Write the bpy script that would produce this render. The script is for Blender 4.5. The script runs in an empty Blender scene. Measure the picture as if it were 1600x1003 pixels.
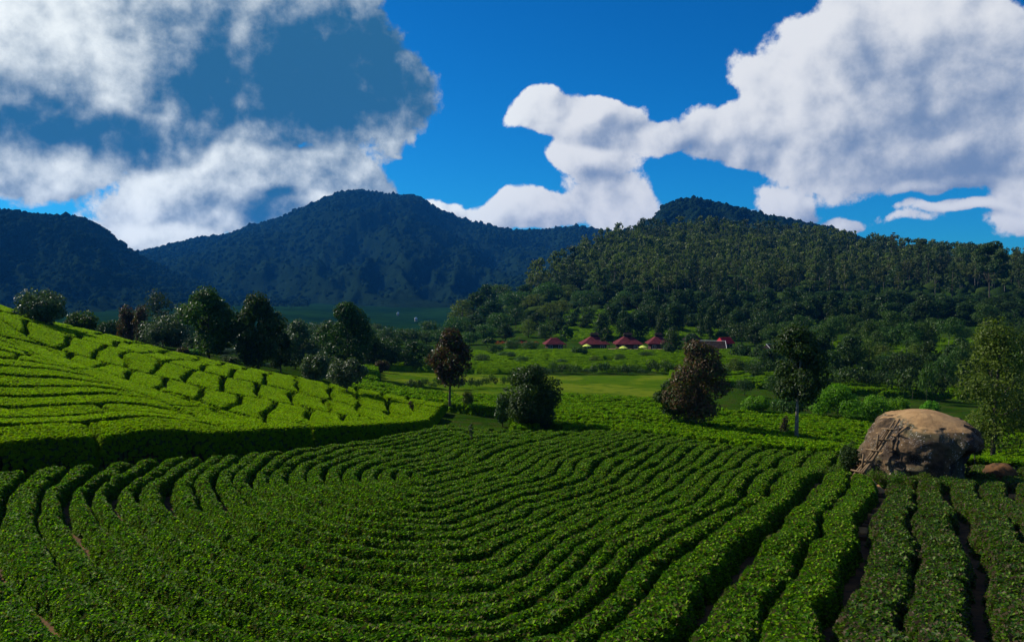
import bpy, math, random
import numpy as np
from mathutils import Vector

random.seed(7)
RNG = np.random.default_rng(11)
S = bpy.context.scene
C = S.collection
R = math.radians

# ------------------------------------------------------------------ camera, sky, sun
FPX = 1244.0                      # focal length in pixels of the 1600 px wide photograph
PITCH = R(2.8)
cam_data = bpy.data.cameras.new('camera')
cam_data.sensor_width = 36.0
cam_data.lens = 36.0 * FPX / 1600.0
cam_data.clip_start = 0.1
cam_data.clip_end = 30000
cam = bpy.data.objects.new('camera', cam_data)
C.objects.link(cam)
cam.rotation_euler = (R(90) - PITCH, 0, 0)
S.camera = cam

SUN_EL = R(37)
SUN_AZ = R(-62)                   # from the view direction (+Y) towards +X
SUN_DIR = Vector((math.cos(SUN_EL) * math.sin(SUN_AZ), math.cos(SUN_EL) * math.cos(SUN_AZ), math.sin(SUN_EL)))
EXPOSURE = 0.25
SKY_STRENGTH = 0.058
sun_data = bpy.data.lights.new('sun', 'SUN')
sun_data.energy = 5.0
sun_data.angle = R(0.5)
sun_data.color = (1.0, 0.93, 0.80)
sun = bpy.data.objects.new('sun', sun_data)
sun.rotation_euler = SUN_DIR.to_track_quat('Z', 'Y').to_euler()
C.objects.link(sun)

S.view_settings.view_transform = 'Standard'
S.view_settings.look = 'None'
S.view_settings.gamma = 1
S.view_settings.exposure = EXPOSURE
S.view_settings.use_curve_mapping = False
S.render.engine = 'CYCLES'
S.cycles.volume_bounces = 0
S.cycles.max_bounces = 6
S.cycles.diffuse_bounces = 2
S.cycles.glossy_bounces = 2
S.cycles.transmission_bounces = 2
S.cycles.transparent_max_bounces = 6
S.cycles.use_denoising = True


class NT:
    """small helper for building node trees"""
    def __init__(self, tree):
        self.t = tree
        self.n = tree.nodes
        self.l = tree.links

    def new(self, typ, **kw):
        nd = self.n.new(typ)
        for k, v in kw.items():
            setattr(nd, k, v)
        return nd

    def put(self, sock, v):
        if isinstance(v, bpy.types.NodeSocket):
            self.l.new(v, sock)
        elif v is not None:
            sock.default_value = v

    def math(self, op, a, b=None, c=None, clamp=False):
        nd = self.new('ShaderNodeMath', operation=op, use_clamp=clamp)
        self.put(nd.inputs[0], a)
        self.put(nd.inputs[1], b)
        self.put(nd.inputs[2], c)
        return nd.outputs[0]

    def vmath(self, op, a, b=None, out=0):
        nd = self.new('ShaderNodeVectorMath', operation=op)
        self.put(nd.inputs[0], a)
        self.put(nd.inputs[1], b)
        return nd.outputs[out]

    def mapr(self, v, a, b, c=0.0, d=1.0, smooth=True):
        nd = self.new('ShaderNodeMapRange', interpolation_type='SMOOTHSTEP' if smooth else 'LINEAR')
        for i, x in enumerate((v, a, b, c, d)):
            self.put(nd.inputs[i], x)
        return nd.outputs[0]

    def mix(self, f, a, b, blend='MIX'):
        nd = self.new('ShaderNodeMix', data_type='RGBA', blend_type=blend)
        self.put(nd.inputs[0], f)
        self.put(nd.inputs[6], a if isinstance(a, bpy.types.NodeSocket) else (*a, 1))
        self.put(nd.inputs[7], b if isinstance(b, bpy.types.NodeSocket) else (*b, 1))
        return nd.outputs[2]

    def noise(self, vec, scale, detail=4, rough=0.55, out=0):
        nd = self.new('ShaderNodeTexNoise')
        self.put(nd.inputs['Vector'], vec)
        nd.inputs['Scale'].default_value = scale
        nd.inputs['Detail'].default_value = detail
        nd.inputs['Roughness'].default_value = rough
        return nd.outputs[out]


def dir_of(px, py):
    """azimuth and elevation (radians) of a point of the photograph"""
    v = Vector(((px - 800) / FPX, 1.0, (501.5 - py) / FPX))
    y = v.y * math.cos(PITCH) + v.z * math.sin(PITCH)
    z = -v.y * math.sin(PITCH) + v.z * math.cos(PITCH)
    return math.atan2(v.x, y), math.atan2(z, math.hypot(v.x, y))


# clouds: (px, py, rx, ry, weight)
CLOUDS = [
    (60, 90, 150, 100, 1.4), (230, 80, 210, 140, 1.7), (430, 75, 190, 140, 1.6), (530, 110, 130, 95, 1.2), (610, 150, 70, 35, .7),
    (-40, 190, 190, 85, 1.4), (190, 180, 200, 70, 1.2), (60, 262, 90, 36, .8), (420, 195, 170, 60, .9), (-120, 60, 150, 150, 1.0),
    (270, 290, 120, 62, .95), (420, 265, 135, 66, 1.0), (240, 345, 120, 45, .9), (430, 320, 170, 45, 1.0), (540, 300, 80, 40, .8),
    (120, 350, 120, 26, .6), (690, 325, 90, 28, .85), (820, 340, 130, 34, .9), (965, 320, 80, 60, .85), (935, 255, 70, 36, .8),
    (860, 175, 68, 40, .85), (950, 195, 85, 44, .95), (1050, 210, 80, 36, .85), (1150, 225, 110, 46, .95), (1270, 200, 120, 85, 1.0),
    (1320, 90, 110, 85, 1.0), (1450, 100, 170, 120, 1.15), (1600, 110, 160, 110, 1.1), (1450, 220, 190, 60, 1.0), (1600, 220, 140, 55, .95),
    (1235, 302, 66, 34, .9), (1320, 340, 85, 30, .75), (1470, 272, 110, 26, .75), (1420, 345, 90, 18, .5), (1500, 322, 90, 20, .62),
    (1610, 345, 90, 34, .7), (610, 245, 26, 8, .3), (1150, 325, 60, 22, .6), (1700, 200, 150, 130, 1.0),
]
GREY = [(480, 105, 225, 140), (600, 100, 80, 110), (120, 205, 170, 36), (560, 160, 110, 60), (-20, 175, 120, 50), (430, 325, 95, 26), (1480, 215, 210, 60), (1420, 130, 110, 60),
        (1120, 235, 80, 26), (950, 215, 60, 22), (1310, 350, 80, 18), (930, 300, 40, 26), (1580, 130, 90, 40)]


def dirx(T, d):
    sx = T.new('ShaderNodeSeparateXYZ')
    T.l.new(d, sx.inputs[0])
    return sx.outputs[0]


def build_world():
    w = bpy.data.worlds.new('World')
    S.world = w
    w.use_nodes = True
    w.node_tree.nodes.clear()
    T = NT(w.node_tree)
    out = T.new('ShaderNodeOutputWorld')
    bg = T.new('ShaderNodeBackground')
    bg.inputs['Strength'].default_value = SKY_STRENGTH
    T.l.new(bg.outputs[0], out.inputs[0])
    sky = T.new('ShaderNodeTexSky', sky_type='NISHITA')
    sky.sun_disc = False
    sky.sun_elevation = SUN_EL
    sky.sun_rotation = SUN_AZ
    sky.altitude = 1500
    sky.air_density = 1.0
    sky.dust_density = 0.3
    sky.ozone_density = 4.0
    # the camera's strong saturation: a curve per channel on the sky
    sep = T.new('ShaderNodeSeparateColor')
    T.l.new(sky.outputs[0], sep.inputs[0])
    r = T.math('MULTIPLY', T.math('POWER', sep.outputs[0], 1.8), 0.03)
    g = T.math('MULTIPLY', T.math('POWER', sep.outputs[1], 1.15), 0.70)
    b = T.math('MULTIPLY', T.math('POWER', sep.outputs[2], 1.0), 1.45)
    com = T.new('ShaderNodeCombineColor')
    for i, s in enumerate((r, g, b)):
        T.l.new(s, com.inputs[i])
    tc = T.new('ShaderNodeTexCoord')
    d = T.vmath('NORMALIZE', tc.outputs['Generated'])

    # node group: cloud density of a direction
    gr = bpy.data.node_groups.new('cloud_density', 'ShaderNodeTree')
    gr.interface.new_socket('Vector', in_out='INPUT', socket_type='NodeSocketVector')
    gr.interface.new_socket('Density', in_out='OUTPUT', socket_type='NodeSocketFloat')
    G = NT(gr)
    gi = G.new('NodeGroupInput')
    go = G.new('NodeGroupOutput')
    nz = G.noise(gi.outputs[0], 5.0, 3, .55, out=1)
    warp = G.vmath('MULTIPLY', G.vmath('SUBTRACT', nz, (.5, .5, .5)), (.13, .13, .13))
    v = G.vmath('ADD', gi.outputs[0], warp)
    sx = G.new('ShaderNodeSeparateXYZ')
    G.l.new(v, sx.inputs[0])
    az = G.math('ARCTAN2', sx.outputs[0], sx.outputs[1])
    el = G.math('ARCTAN2', sx.outputs[2], G.math('SQRT', G.math('ADD', G.math('MULTIPLY', sx.outputs[0], sx.outputs[0]), G.math('MULTIPLY', sx.outputs[1], sx.outputs[1]))))
    cb = G.new('ShaderNodeCombineXYZ')
    G.l.new(az, cb.inputs[0])
    G.l.new(el, cb.inputs[1])
    ae = cb.outputs[0]
    tot = None
    for (px, py, rx, ry, wt) in CLOUDS:
        a, e = dir_of(px, py)
        q = G.vmath('MULTIPLY', G.vmath('SUBTRACT', ae, (a, e, 0)), (FPX / rx * .97, FPX / ry * .97, 0))
        ln = G.vmath('DOT_PRODUCT', q, q, out=1)
        bl = G.math('MULTIPLY', G.math('EXPONENT', G.math('MULTIPLY', ln, -1.1)), wt * 1.5)
        tot = bl if tot is None else G.math('SMOOTH_MAX', tot, bl, .25)
    # scattered clouds over the rest of the sky
    away = G.mapr(G.vmath('DOT_PRODUCT', gi.outputs[0], (0, 1, 0), out=1), .60, .35)
    up = G.mapr(G.vmath('DOT_PRODUCT', gi.outputs[0], (0, 0, 1), out=1), -.02, .12)
    sc = G.math('MULTIPLY', G.math('MULTIPLY', G.mapr(G.noise(gi.outputs[0], 2.2, 3, .5), .50, .70), away), up)
    tot = G.math('MAXIMUM', tot, sc)
    n1 = G.noise(gi.outputs[0], 9.0, 8, .62)
    vo = G.new('ShaderNodeTexVoronoi', feature='F1')
    vo.inputs['Scale'].default_value = 15.0
    vo.inputs['Detail'].default_value = 2.0
    vo.inputs['Roughness'].default_value = .55
    vo.normalize = True
    G.l.new(G.vmath('ADD', gi.outputs[0], G.vmath('MULTIPLY', G.vmath('SUBTRACT', nz, (.5, .5, .5)), (.16, .16, .16))), vo.inputs['Vector'])
    n2 = G.math('SUBTRACT', .82, vo.outputs['Distance'])
    dd = G.math('ADD', tot, G.math('MULTIPLY', G.math('SUBTRACT', n1, .5), 1.75))
    dd = G.math('ADD', dd, G.math('MULTIPLY', G.math('SUBTRACT', n2, .5), .95))
    G.l.new(dd, go.inputs[0])

    def dens(vec):
        nd = T.new('ShaderNodeGroup')
        nd.node_tree = gr
        T.l.new(vec, nd.inputs[0])
        return nd.outputs[0]
    D0 = dens(d)
    off = tuple(SUN_DIR * 0.017)
    D1 = dens(T.vmath('ADD', d, off))
    mask = T.mapr(D0, .58, .75)
    # light: brighter where less cloud lies towards the sun
    rel = T.math('SUBTRACT', D0, D1)
    # grey blobs, on the same directions
    nzz = T.noise(d, 6.0, 2, .55, out=1)
    dv = T.vmath('ADD', d, T.vmath('MULTIPLY', T.vmath('SUBTRACT', nzz, (.5, .5, .5)), (.12, .12, .12)))
    sx = T.new('ShaderNodeSeparateXYZ')
    T.l.new(dv, sx.inputs[0])
    az = T.math('ARCTAN2', sx.outputs[0], sx.outputs[1])
    el = T.math('ARCTAN2', sx.outputs[2], T.math('SQRT', T.math('ADD', T.math('MULTIPLY', sx.outputs[0], sx.outputs[0]), T.math('MULTIPLY', sx.outputs[1], sx.outputs[1]))))
    cb = T.new('ShaderNodeCombineXYZ')
    T.l.new(az, cb.inputs[0])
    T.l.new(el, cb.inputs[1])
    gsum = None
    for (px, py, rx, ry) in GREY:
        a, e = dir_of(px, py)
        q = T.vmath('MULTIPLY', T.vmath('SUBTRACT', cb.outputs[0], (a, e, 0)), (FPX / rx * .9, FPX / ry * .9, 0))
        bl = T.math('EXPONENT', T.math('MULTIPLY', T.vmath('DOT_PRODUCT', q, q, out=1), -1.0))
        gsum = bl if gsum is None else T.math('MAXIMUM', gsum, bl)
    shade = T.math('SUBTRACT', T.math('MULTIPLY', rel, 1.5), 0.0)
    nm = T.noise(d, 13.0, 5, .6)
    shade = T.math('ADD', shade, T.math('MULTIPLY', T.math('SUBTRACT', nm, .5), .9))
    shade = T.math('ADD', shade, .66)
    shade = T.math('SUBTRACT', shade, T.math('MULTIPLY', gsum, T.mapr(dirx(T, d), -.15, .12, 1.38, .78)))
    lit = T.mapr(shade, -.70, 1.10)
    # left clouds (towards the sun) are brighter, right ones lavender
    side = T.mapr(az, R(4), R(-7))
    grey = T.mix(side, (2.7, 4.0, 6.4), (.35, 1.9, 4.0))
    white = T.mix(side, (11.6, 11.9, 12.4), (14.2, 15.0, 15.0))
    cc = T.mix(lit, grey, white)
    fin = T.mix(mask, com.outputs[0], cc)
    T.l.new(fin, bg.inputs[0])
    w.cycles.sampling_method = 'MANUAL'
    w.cycles.sample_map_resolution = 512


build_world()

# ------------------------------------------------------------------ helpers


def fnoise(x, y, scale, seed=0, octaves=3):
    x = np.asarray(x, float) / scale + seed * 17.31
    y = np.asarray(y, float) / scale - seed * 9.17
    out = np.zeros(np.broadcast(x, y).shape)
    amp, tot = 1.0, 0.0
    for o in range(octaves):
        xi, yi = np.floor(x).astype(np.int64), np.floor(y).astype(np.int64)
        fx, fy = x - xi, y - yi
        fx, fy = fx * fx * (3 - 2 * fx), fy * fy * (3 - 2 * fy)

        def h(a, b):
            n = (a * 374761393 + b * 668265263 + seed * 974711 + o * 31337) & 0x7fffffff
            n = ((n ^ (n >> 13)) * 1274126177) & 0x7fffffff
            return ((n ^ (n >> 16)) & 0xffff) / 32767.5 - 1
        v = (h(xi, yi) * (1 - fx) + h(xi + 1, yi) * fx) * (1 - fy) + (h(xi, yi + 1) * (1 - fx) + h(xi + 1, yi + 1) * fx) * fy
        out = out + v * amp
        tot += amp
        amp *= .5
        x, y = x * 2.03, y * 2.03
    return out / tot


def sstep(x, a, b):
    t = np.clip((x - a) / (b - a), 0, 1)
    return t * t * (3 - 2 * t)


def mesh_of(name, co, faces, smooth=True, mats=()):
    """fast mesh from arrays; faces (n,3) or (n,4)"""
    co = np.asarray(co, np.float32)
    faces = np.asarray(faces, np.int32)
    me = bpy.data.meshes.new(name)
    n, k = faces.shape
    me.vertices.add(len(co))
    me.vertices.foreach_set('co', co.ravel())
    me.loops.add(n * k)
    me.loops.foreach_set('vertex_index', faces.ravel())
    me.polygons.add(n)
    me.polygons.foreach_set('loop_start', np.arange(0, n * k, k, dtype=np.int32))
    me.polygons.foreach_set('use_smooth', np.full(n, smooth))
    for m in mats:
        me.materials.append(m)
    me.update(calc_edges=True)
    return me


def link(name, data, parent=None, loc=None):
    o = bpy.data.objects.new(name, data)
    C.objects.link(o)
    if parent is not None:
        o.parent = parent
    if loc is not None:
        o.location = loc
    return o


def tag(o, label=None, cat=None, group=None, kind=None):
    for k, v in (('label', label), ('category', cat), ('group', group), ('kind', kind)):
        if v:
            o[k] = v
    return o


def copy_tree(o, parent=None):
    c = o.copy()
    C.objects.link(c)
    c.parent = parent
    for ch in list(o.children):
        copy_tree(ch, c)
    return c


class MB:
    """collects tubes, boxes and loose faces into one mesh"""
    def __init__(self):
        self.v, self.f = [], []

    def box(self, c, s, rz=0.0, taper=1.0):
        cx, cy, cz = c
        b = len(self.v)
        for z in (-1, 1):
            k = taper if z > 0 else 1.0
            for x, y in ((-1, -1), (1, -1), (1, 1), (-1, 1)):
                X, Y = x * s[0] / 2 * k, y * s[1] / 2 * k
                self.v.append((cx + X * math.cos(rz) - Y * math.sin(rz), cy + X * math.sin(rz) + Y * math.cos(rz), cz + z * s[2] / 2))
        for q in ((0, 3, 2, 1), (4, 5, 6, 7), (0, 1, 5, 4), (1, 2, 6, 5), (2, 3, 7, 6), (3, 0, 4, 7)):
            self.f.append(tuple(b + i for i in q))

    def tube(self, pts, rad, n=6):
        pts = [Vector(p) for p in pts]
        rings = []
        for i, p in enumerate(pts):
            t = (pts[min(i + 1, len(pts) - 1)] - pts[max(i - 1, 0)]).normalized()
            a = t.cross(Vector((0, 0, 1)) if abs(t.z) < .9 else Vector((1, 0, 0))).normalized()
            b = t.cross(a)
            r = rad[i] if hasattr(rad, '__len__') else rad
            k = len(self.v)
            for j in range(n):
                w = 2 * math.pi * j / n
                self.v.append(tuple(p + a * math.cos(w) * r + b * math.sin(w) * r))
            rings.append(k)
        for i in range(len(pts) - 1):
            for j in range(n):
                self.f.append((rings[i] + j, rings[i] + (j + 1) % n, rings[i + 1] + (j + 1) % n, rings[i + 1] + j))
        self.f.append(tuple(rings[0] + j for j in reversed(range(n))))
        self.f.append(tuple(rings[-1] + j for j in range(n)))

    def mesh(self, name, mat, smooth=False):
        me = bpy.data.meshes.new(name)
        me.from_pydata(self.v, [], self.f)
        me.materials.append(mat)
        me.polygons.foreach_set('use_smooth', [smooth] * len(me.polygons))
        me.update()
        return me


# ------------------------------------------------------------------ materials
M = {}


def new_mat(name):
    m = bpy.data.materials.new(name)
    m.use_nodes = True
    m.node_tree.nodes.clear()
    T = NT(m.node_tree)
    out = T.new('ShaderNodeOutputMaterial')
    M[name] = m
    return m, T, out


def foliage(name, dark, light, trans=.35, rough=.45, tint=None, tint_amt=.0, spec=.12, objvar=.12):
    m, T, out = new_mat(name)
    geo = T.new('ShaderNodeNewGeometry')
    oi = T.new('ShaderNodeObjectInfo')
    rnd = geo.outputs['Random Per Island']
    col = T.mix(rnd, dark, light)
    if tint:
        col = T.mix(T.math('MULTIPLY', T.math('GREATER_THAN', T.math('FRACT', T.math('MULTIPLY', rnd, 7.31)), 1 - tint_amt), 1.0), col, tint)
    hs = T.new('ShaderNodeHueSaturation')
    T.put(hs.inputs['Hue'], T.math('MULTIPLY_ADD', oi.outputs['Random'], .03, .485))
    T.put(hs.inputs['Value'], T.math('MULTIPLY_ADD', oi.outputs['Random'], 2 * objvar, 1 - objvar))
    T.l.new(col, hs.inputs['Color'])
    p = T.new('ShaderNodeBsdfPrincipled')
    T.l.new(hs.outputs[0], p.inputs['Base Color'])
    p.inputs['Roughness'].default_value = rough
    p.inputs['Specular IOR Level'].default_value = spec
    tr = T.new('ShaderNodeBsdfTranslucent')
    T.l.new(T.mix(1.0, hs.outputs[0], (1.3, 1.5, .5), 'MULTIPLY'), tr.inputs[0])
    mx = T.new('ShaderNodeMixShader')
    mx.inputs[0].default_value = trans
    T.l.new(p.outputs[0], mx.inputs[1])
    T.l.new(tr.outputs[0], mx.inputs[2])
    T.l.new(mx.outputs[0], out.inputs[0])
    return m


def surface(name, cols, scale=1.0, rough=.9, bump=.3, bscale=None, detail=6, bdist=.05, lo=.35, hi=.65, spec=.08):
    """noise mix of two or three colours with a bump"""
    m, T, out = new_mat(name)
    geo = T.new('ShaderNodeNewGeometry')
    pos = geo.outputs['Position']
    n = T.noise(pos, scale, detail, .6)
    col = T.mix(T.mapr(n, lo, hi), cols[0], cols[1])
    if len(cols) > 2:
        n2 = T.noise(pos, scale * 3.7, detail, .6)
        col = T.mix(T.mapr(n2, .48, .68), col, cols[2])
    p = T.new('ShaderNodeBsdfPrincipled')
    T.l.new(col, p.inputs['Base Color'])
    p.inputs['Roughness'].default_value = rough
    p.inputs['Specular IOR Level'].default_value = spec
    bm = T.new('ShaderNodeBump')
    bm.inputs['Strength'].default_value = bump
    bm.inputs['Distance'].default_value = bdist
    T.l.new(T.noise(pos, bscale or scale * 6, 5, .65), bm.inputs['Height'])
    T.l.new(bm.outputs[0], p.inputs['Normal'])
    T.l.new(p.outputs[0], out.inputs[0])
    return m


foliage('tea_leaf', (.022, .075, .003), (.200, .370, .006), trans=.42, rough=.55, tint=(.10, .085, .03), tint_amt=.05, spec=.05, objvar=.05)
foliage('tea_leaf_hill', (.140, .230, .002), (.270, .380, .003), trans=.5, rough=.6, spec=.03, objvar=.14)
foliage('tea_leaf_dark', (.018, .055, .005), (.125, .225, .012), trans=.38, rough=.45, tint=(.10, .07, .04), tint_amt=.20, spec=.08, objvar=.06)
surface('tea_wood', [(.020, .038, .006), (.035, .055, .010)], scale=3, bump=.8, bscale=14)
surface('tea_far', [(.045, .105, .002), (.085, .160, .003), (.018, .045, .002)], scale=.9, bump=1.0, bscale=5, bdist=.25, rough=1, spec=0)
surface('soil', [(.075, .040, .020), (.15, .075, .03), (.05, .035, .02)], scale=.8, bump=.6)
surface('soil_orange', [(.34, .17, .055), (.46, .25, .09), (.25, .13, .05)], scale=2.5, bump=.5, bscale=14)
surface('ground', [(.014, .040, .003), (.030, .070, .005), (.045, .05, .012)], scale=.15, bump=.9, bscale=4, bdist=.3, spec=.0)
surface('meadow', [(.050, .105, .004), (.110, .150, .010), (.040, .085, .005)], scale=.10, lo=.42, hi=.58, bump=1.0, bscale=6, bdist=.12, spec=0)
surface('dirt_patch', [(.30, .22, .10), (.20, .20, .05)], scale=.6, bump=.4)
surface('path_dirt', [(.42, .27, .16), (.32, .20, .12)], scale=.5, bump=.3)
surface('bark', [(.055, .045, .032), (.12, .10, .075)], scale=4, bump=.8, bscale=20)
surface('bark_pale', [(.12, .11, .09), (.22, .20, .165)], scale=2, bump=.4, bscale=20)
surface('bamboo', [(.13, .085, .045), (.22, .15, .08)], scale=3, rough=.6, bump=.3)
surface('roof_red', [(.085, .020, .024), (.135, .030, .034)], scale=1.0, bump=.5, bscale=9, rough=.9, spec=.05)
surface('roof_bright', [(.45, .02, .03), (.55, .04, .045)], scale=1.0, bump=.3, rough=.9, spec=.05)
surface('roof_dark', [(.012, .010, .009), (.030, .022, .020)], scale=1.5, bump=.6, rough=.9, spec=.05)
surface('roof_orange', [(.42, .14, .05), (.5, .2, .08)], scale=1.5, bump=.6, rough=.9, spec=.05)
surface('wall_brown', [(.07, .04, .03), (.12, .07, .05)], scale=2, bump=.3)
surface('wall_cream', [(.55, .50, .40), (.45, .40, .32)], scale=2, bump=.2)
surface('trim_white', [(.75, .74, .72), (.68, .67, .65)], scale=2, bump=.1)
surface('window_glass', [(.02, .025, .03), (.03, .035, .04)], scale=1, rough=.15, bump=0, spec=.6)
surface('parasol_cloth', [(.62, .72, .12), (.55, .66, .10)], scale=2, bump=.1, rough=.8)
surface('metal_white', [(.6, .6, .6), (.7, .7, .7)], scale=2, bump=.1, rough=.4)
surface('far_field', [(.004, .018, .005), (.009, .034, .008), (.003, .012, .004)], scale=.012, bump=.3, bscale=.4, bdist=1, spec=0)  # far plain: cloud shadow is put into these dark greens
surface('mountain_soil', [(.005, .014, .007), (.009, .022, .010)], scale=.02, bump=1.0, bscale=.12, bdist=6, spec=0)  # darkened to match the mountain forest, cloud shade included in the colour
foliage('leaf_dark', (.018, .042, .008), (.045, .085, .014), trans=.25, rough=.42)
foliage('leaf_mid', (.026, .062, .010), (.065, .125, .018), trans=.30, rough=.42)
foliage('leaf_silver', (.030, .058, .018), (.10, .14, .055), trans=.2, rough=.42, spec=.2)
foliage('leaf_brown', (.050, .030, .016), (.13, .070, .035), trans=.25, rough=.38, tint=(.05, .07, .016), tint_amt=.35)
foliage('leaf_bright', (.060, .17, .006), (.14, .30, .012), trans=.45, rough=.45)
foliage('leaf_olive', (.055, .085, .010), (.12, .16, .022), trans=.35, rough=.45)
foliage('leaf_euc', (.045, .075, .016), (.115, .140, .036), trans=.35, rough=.5, objvar=.30)
foliage('leaf_euc_dark', (.020, .042, .012), (.055, .085, .024), trans=.25, rough=.5, objvar=.25)
foliage('leaf_far', (.004, .013, .007), (.010, .024, .011), trans=.0, rough=1, spec=0)  # mountain foliage painted nearly black to stand in for cloud shadow
foliage('undergrowth_leaf', (.010, .024, .005), (.028, .048, .010), trans=0, rough=1, spec=0)
foliage('tea_leaf_valley', (.065, .145, .003), (.225, .370, .005), trans=.45, rough=.6, spec=.03)
foliage('flower_red', (.25, .03, .02), (.4, .08, .03), trans=.2)

# boulder: sandy worn top, dark lichened sides
m, T, out = new_mat('boulder_stone')
geo = T.new('ShaderNodeNewGeometry')
tc = T.new('ShaderNodeTexCoord')
ob = tc.outputs['Object']
sp = T.new('ShaderNodeSeparateXYZ')
T.l.new(geo.outputs['Normal'], sp.inputs[0])
so = T.new('ShaderNodeSeparateXYZ')
T.l.new(ob, so.inputs[0])
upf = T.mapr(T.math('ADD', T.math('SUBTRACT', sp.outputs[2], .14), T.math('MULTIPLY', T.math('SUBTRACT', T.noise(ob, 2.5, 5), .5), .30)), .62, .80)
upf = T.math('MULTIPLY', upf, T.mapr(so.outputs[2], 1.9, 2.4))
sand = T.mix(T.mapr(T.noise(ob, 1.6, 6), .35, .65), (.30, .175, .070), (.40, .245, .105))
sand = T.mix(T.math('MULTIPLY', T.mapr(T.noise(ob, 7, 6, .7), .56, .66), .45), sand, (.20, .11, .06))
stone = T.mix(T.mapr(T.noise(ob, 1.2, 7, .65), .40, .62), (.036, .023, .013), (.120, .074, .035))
stone = T.mix(T.math('MULTIPLY', T.mapr(T.noise(ob, .55, 3), .50, .62), .5), stone, (.085, .085, .035))
vo = T.new('ShaderNodeTexVoronoi')
vo.inputs['Scale'].default_value = 6.5
T.l.new(T.vmath('ADD', ob, T.vmath('MULTIPLY', T.noise(ob, 6, 3, out=1), (.25, .25, .25))), vo.inputs['Vector'])
spots = T.math('MULTIPLY', T.mapr(vo.outputs['Distance'], .26, .16), T.mapr(T.noise(ob, 1.1, 4), .46, .58))
ring = T.math('MULTIPLY', T.mapr(T.noise(ob, 16, 5, .7), .57, .66), T.mapr(T.noise(ob, .9, 4), .44, .56))
lich = T.math('MAXIMUM', T.math('MULTIPLY', spots, .8), T.math('MULTIPLY', ring, .75))
stone = T.mix(lich, stone, (.50, .46, .42))
p = T.new('ShaderNodeBsdfPrincipled')
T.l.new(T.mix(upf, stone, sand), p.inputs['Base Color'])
p.inputs['Roughness'].default_value = .85
p.inputs['Specular IOR Level'].default_value = .25
bmp = T.new('ShaderNodeBump')
bmp.inputs['Strength'].default_value = .8
bmp.inputs['Distance'].default_value = .10
T.l.new(T.math('ADD', T.noise(ob, 3.5, 8, .7), T.math('MULTIPLY', T.noise(ob, 14, 5, .7), .4)), bmp.inputs['Height'])
T.l.new(bmp.outputs[0], p.inputs['Normal'])
T.l.new(p.outputs[0], out.inputs[0])

# ------------------------------------------------------------------ terrain
# (px, py, distance): the surface seen at a pixel of the photograph lies at this distance
CP = [
    (0, 1003, 16.5), (400, 1003, 16.3), (800, 1003, 16.8), (1200, 1003, 17), (1600, 1003, 17),
    (-300, 1003, 16.5), (1900, 1003, 17),
    (0, 850, 25), (400, 850, 26), (800, 850, 26), (1200, 850, 26), (1600, 850, 27),
    (0, 770, 32), (300, 770, 33.2), (600, 770, 35), (850, 780, 34.5), (1100, 780, 34), (1350, 780, 36), (1600, 780, 37), (-300, 760, 32), (1900, 780, 37),
    (0, 715, 37.5), (170, 705, 40), (320, 695, 43.5), (450, 688, 47), (560, 675, 52), (660, 664, 58),
    (700, 710, 47), (900, 710, 46), (800, 676, 59), (950, 670, 61), (1100, 684, 56), (1200, 697, 51), (1290, 712, 45.5), (1420, 730, 43.5), (1600, 742, 43.5), (1900, 745, 44),
    # left hill
    (0, 670, 40.5), (0, 630, 46), (0, 585, 53), (0, 545, 61), (0, 512, 72), (0, 489, 88), (-300, 480, 80), (-300, 600, 45),
    (100, 660, 43), (100, 610, 51), (95, 572, 59), (60, 548, 68), (50, 510, 90), (120, 524, 90), (-100, 470, 95),
    (200, 650, 45), (200, 615, 52.5), (130, 550, 74), (200, 560, 75), (260, 572, 80), (300, 640, 51), (300, 610, 60),
    (400, 660, 51), (400, 625, 61), (400, 600, 75), (500, 650, 56), (500, 625, 68), (560, 628, 74), (640, 645, 70), (700, 655, 68),
    # valley floor
    (800, 650, 80), (740, 640, 90), (900, 630, 95), (900, 597, 135), (700, 612, 108), (640, 580, 150), (900, 575, 165), (900, 550, 212), (640, 550, 220),
    (1100, 672, 74), (1250, 686, 68), (1100, 640, 96), (1100, 600, 132), (1100, 575, 165), (1100, 550, 212), (1400, 700, 72), (1600, 705, 72), (1600, 670, 88), (1900, 700, 72),
    (1350, 672, 86), (1400, 640, 115), (1600, 640, 115), (1300, 590, 150), (1350, 568, 190), (1500, 560, 190), (1700, 560, 190),
    (870, 549, 224), (930, 549, 224), (990, 549, 224), (1060, 550, 222), (930, 546, 238), (1000, 545, 240), (1130, 548, 224), (1000, 528, 262), (1150, 522, 275), (1000, 500, 310), (1150, 505, 310), (1300, 520, 270), (1300, 500, 320), (1500, 515, 270), (1500, 490, 330), (1700, 480, 330),
    (850, 520, 280), (800, 505, 320), (870, 490, 340), (900, 470, 390), (760, 500, 380),
    # forested hill on the right (ground under the trees)
    (1000, 455, 430), (1150, 455, 430), (1300, 455, 420), (1450, 452, 420), (1600, 450, 420), (1900, 450, 420),
    (950, 425, 560), (1050, 415, 560), (1200, 415, 560), (1400, 424, 540), (1600, 437, 520), (1900, 435, 520),
    (940, 395, 720), (1000, 382, 760), (1100, 378, 780), (1250, 388, 740), (1400, 410, 680), (1550, 429, 640), (1700, 432, 640), (1900, 428, 640),
    (860, 445, 560), (820, 468, 500),
]
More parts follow.
